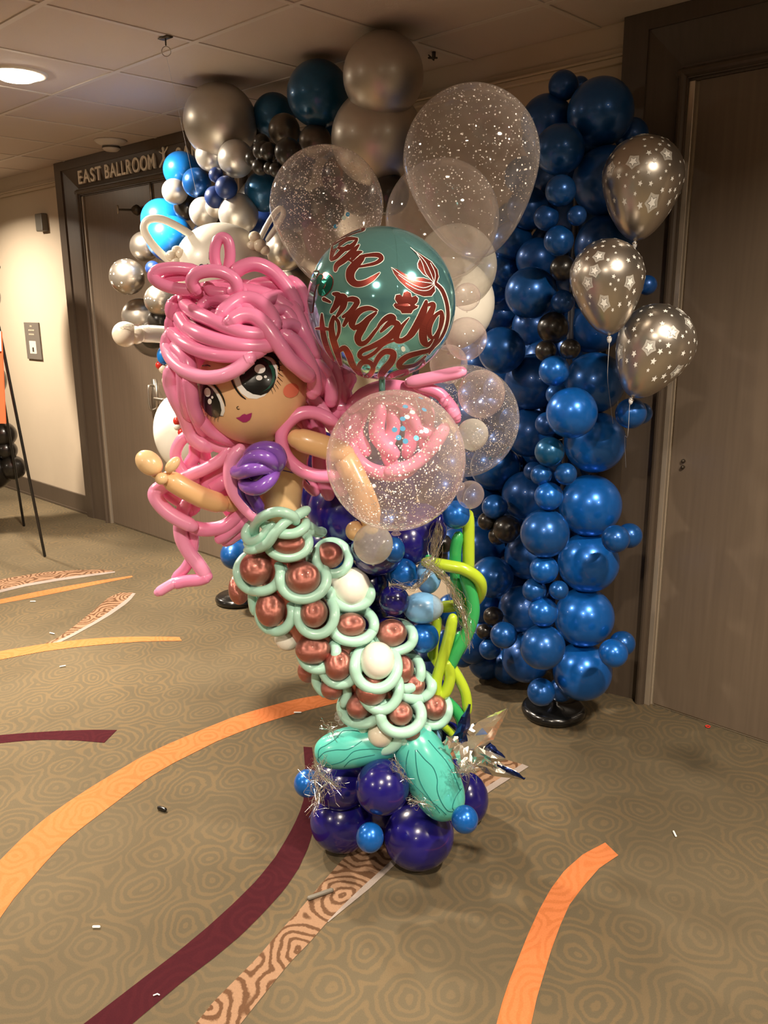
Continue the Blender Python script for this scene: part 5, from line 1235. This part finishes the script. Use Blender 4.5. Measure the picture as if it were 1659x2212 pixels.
small = [(1009, 641, 29, 2.12, 'small clear bubble right of the foil sphere, topmost of the string'),
 (1007, 731, 45, 2.08, 'medium clear bubble touching the lower right of the foil sphere'),
 (969, 786, 41, 2.2, 'clear bubble half hidden under the foil sphere at its lower right'),
 (1040, 850, 51, 2.05, 'largest of the small bubbles, right of the pink balloon tip'),
 (1021, 938, 34, 2.02, 'small cloudy bubble touching the right edge of the front glitter balloon'),
 (1016, 1068, 30, 2.18, 'small grey-clear bubble above the lime seaweed'),
 (994, 1050, 10, 2.16, 'tiny clear bubble between the front glitter balloon and the grey-clear one'),
 (806, 1175, 43, 1.93, 'small cloudy bubble hanging under the front glitter balloon')]
for x, y, r, Y, lab in small: bubble(x, y, r, Y, lab, 'milky' if 'cloudy' in lab else 'clear_pink', 1.05, group='small bubble balloons around the foil and glitter balloons')

# ------------------------------------------------------------------ tinsel and crumpled foil
def tinsel(name, paths, n, spread, lab, seed, length=None):
    rnd = random.Random(seed); mb = MB()
    for _ in range(n):
        pth = rnd.choice(paths); q = [Vector(p) for p in catmull(pth, 5)]; i0 = rnd.randint(0, max(0, len(q) - 8)); i1 = min(len(q), i0 + rnd.randint(5, 14))
        seg = q[i0:i1]; off = Vector((rnd.gauss(0, 1), rnd.gauss(0, 1), rnd.gauss(0, 1))) * spread * 1.6; w = rnd.uniform(.0003, .0006)
        pts = [p + off * (.5 + .5 * sin(k)) + Vector((rnd.gauss(0, 1), rnd.gauss(0, 1), rnd.gauss(0, 1))) * spread * .22 for k, p in enumerate(seg)]
        if len(pts) < 3: continue
        mb.tube(pts, w, 4, 0, False)
    return tag(mb.obj(name, M['tinsel'], None, False), lab, 'tinsel')
tinsel('tinsel_garland', [[P(x, y, 2.0 + .12) for x, y in ((950, 1120), (950, 1180), (925, 1240), (895, 1270), (850, 1262), (842, 1270))], [P(x, y, 2.12) for x, y in ((945, 1130), (935, 1200), (915, 1215))]], 110, .005, 'silver tinsel strand hanging from the front glitter balloon across the navy balloons', 21)
tinsel('tinsel_garland', [[P(x, y, 2.1) for x, y in ((915, 1215), (955, 1240), (985, 1290), (1005, 1340), (1015, 1400))]], 110, .006, 'silver tinsel strand trailing down over the green seaweed', 22)
tinsel('tinsel_tuft', [[P(x, y, 2.04) for x, y in ((690, 1640), (680, 1680), (690, 1720), (675, 1750))], [P(x, y, 2.04) for x, y in ((675, 1650), (700, 1680), (735, 1703))]], 90, .011, 'silver tinsel tuft on the left of the navy base balloons, under the left fluke', 23)
tinsel('tinsel_tuft', [[P(x, y, 2.02) for x, y in ((850, 1640), (860, 1660), (880, 1690))], [P(x, y, 1.99) for x, y in ((885, 1735), (905, 1732), (935, 1745))]], 50, .007, 'silver tinsel wisps between the two teal flukes', 24)
tinsel('tinsel_tuft', [[P(x, y, 2.02) for x, y in ((985, 1655), (1005, 1665), (1020, 1655))]], 60, .009, 'silver tinsel tuft beneath the crumpled foil star', 25)
tinsel('tinsel_tuft', [[P(x, y, 2.12) for x, y in ((700, 1560), (712, 1575), (722, 1590))]], 18, .009, 'silver tinsel wisp above the left fluke', 26)
tinsel('tinsel_tuft', [[P(x, y, YB - .25) for x, y in ((262, 705), (290, 702), (325, 710))]], 14, .006, 'silver tinsel wisp on the white balloon hand', 27)

def foil_leaf(mb, base, tip, wid, Yb, Yt, mi, rnd, n=6, m_=3):
    a, b = Vector((*base, 0)), Vector((*tip, 0)); t = (b - a).normalized(); nn = Vector((-t.y, t.x, 0)); V = []
    for i in range(n + 1):
        k = i / n; w = wid * (1 - k) ** .7 * (1.25 + .2 * rnd.uniform(-1, 1)) + 1.5
        for j in range(m_ + 1):
            l = (j / m_ - .5) * 2; q = a.lerp(b, k) + nn * l * w
            Y = Yb + (Yt - Yb) * k + rnd.uniform(-1, 1) * .008 * (1 - .5 * k) + abs(l) * .012
            V.append(P(q.x + rnd.uniform(-2, 2), q.y + rnd.uniform(-2, 2), Y))
    Fc = [(i * (m_ + 1) + j, i * (m_ + 1) + j + 1, (i + 1) * (m_ + 1) + j + 1, (i + 1) * (m_ + 1) + j) for i in range(n) for j in range(m_)]
    mb.add(V, Fc, mi)
rnd = random.Random(3); cr = MB()
for base, tip, wd, mi in (((1000, 1625), (1096, 1532), 26, 0), ((990, 1610), (1014, 1522), 14, 1), ((1000, 1625), (1092, 1640), 16, 0), ((1010, 1640), (1132, 1682), 16, 0), ((985, 1640), (965, 1590), 18, 0), ((1000, 1600), (1000, 1665), 22, 0),
                          ((1040, 1600), (1090, 1637), 7, 1), ((1050, 1645), (1134, 1682), 7, 1), ((1010, 1600), (1060, 1560), 24, 0), ((975, 1590), (1020, 1650), 20, 0), ((1030, 1615), (1075, 1660), 18, 0), ((1060, 1560), (1094, 1536), 12, 0)):
    foil_leaf(cr, base, tip, wd, 2.1, 2.06 + rnd.uniform(-.02, .03), mi, rnd)
co = cr.obj('crumpled_foil_star', [M['crumple'], M['crumple_b']], None, False)
sm_ = co.modifiers.new('thick', 'SOLIDIFY'); sm_.thickness = .0008
tag(co, 'crumpled silver and navy foil star with spiky points beside the right fluke', 'foil decoration')

# ------------------------------------------------------------------ scraps on the carpet
def scrap(name, pts, r, m, lab, cat='scrap', z=.003):
    v, f = tube_vf([onz(x, y, z) for x, y in pts], r, 8); o = me_obj(name, v, f, m); return tag(o, lab, cat)
scrap('pen', [(668, 1940), (716, 1923)], .0065, M['grey_box'], 'dark pen lying across the brown ringed carpet band', 'pen', .008)
scrap('cap', [(344, 1745), (356, 1749)], .007, M['plastic_k'], 'small black cap on the carpet left of the navy base balloons', 'cap', .008)
scrap('balloon_scrap', [(202, 2002), (214, 2002)], .0035, M['pure'], 'white scrap on the carpet between the orange and maroon sweeps', z=.005)
scrap('balloon_scrap', [(130, 1440), (141, 1438)], .003, M['pure'], 'white scrap below the upper orange line on the left', z=.005)
scrap('balloon_scrap', [(1455, 1796), (1460, 1806)], .003, M['pure'], 'white scrap on the plain carpet at the right', z=.005)
scrap('balloon_scrap', [(636, 1539), (650, 1539)], .003, M['pure'], 'white scrap on the orange sweep near the tail', z=.005)
scrap('balloon_scrap', [(332, 2150), (340, 2147), (344, 2149)], .0016, M['pure'], 'curled white scrap on the maroon sweep', z=.004)
scrap('balloon_scrap', [(108, 1367), (117, 1369)], .003, M['pure'], 'tiny white scrap beside the upper grey line', z=.005)
scrap('balloon_scrap', [(66, 1299), (76, 1299)], .003, M['pure'], 'tiny white scrap between the far orange line and the grey line', z=.005)
rp = onz(1529, 1569, .005)
v, f = tube_vf([rp + Vector((cos(a), sin(a), 0)) * .008 for a in [2 * pi * i / 16 for i in range(16)]], .002, 6, False, True)
tag(me_obj('balloon_ring', v, f, M['red_pl']), 'tiny bright red ring on the carpet at the foot of the right-hand door', 'scrap')
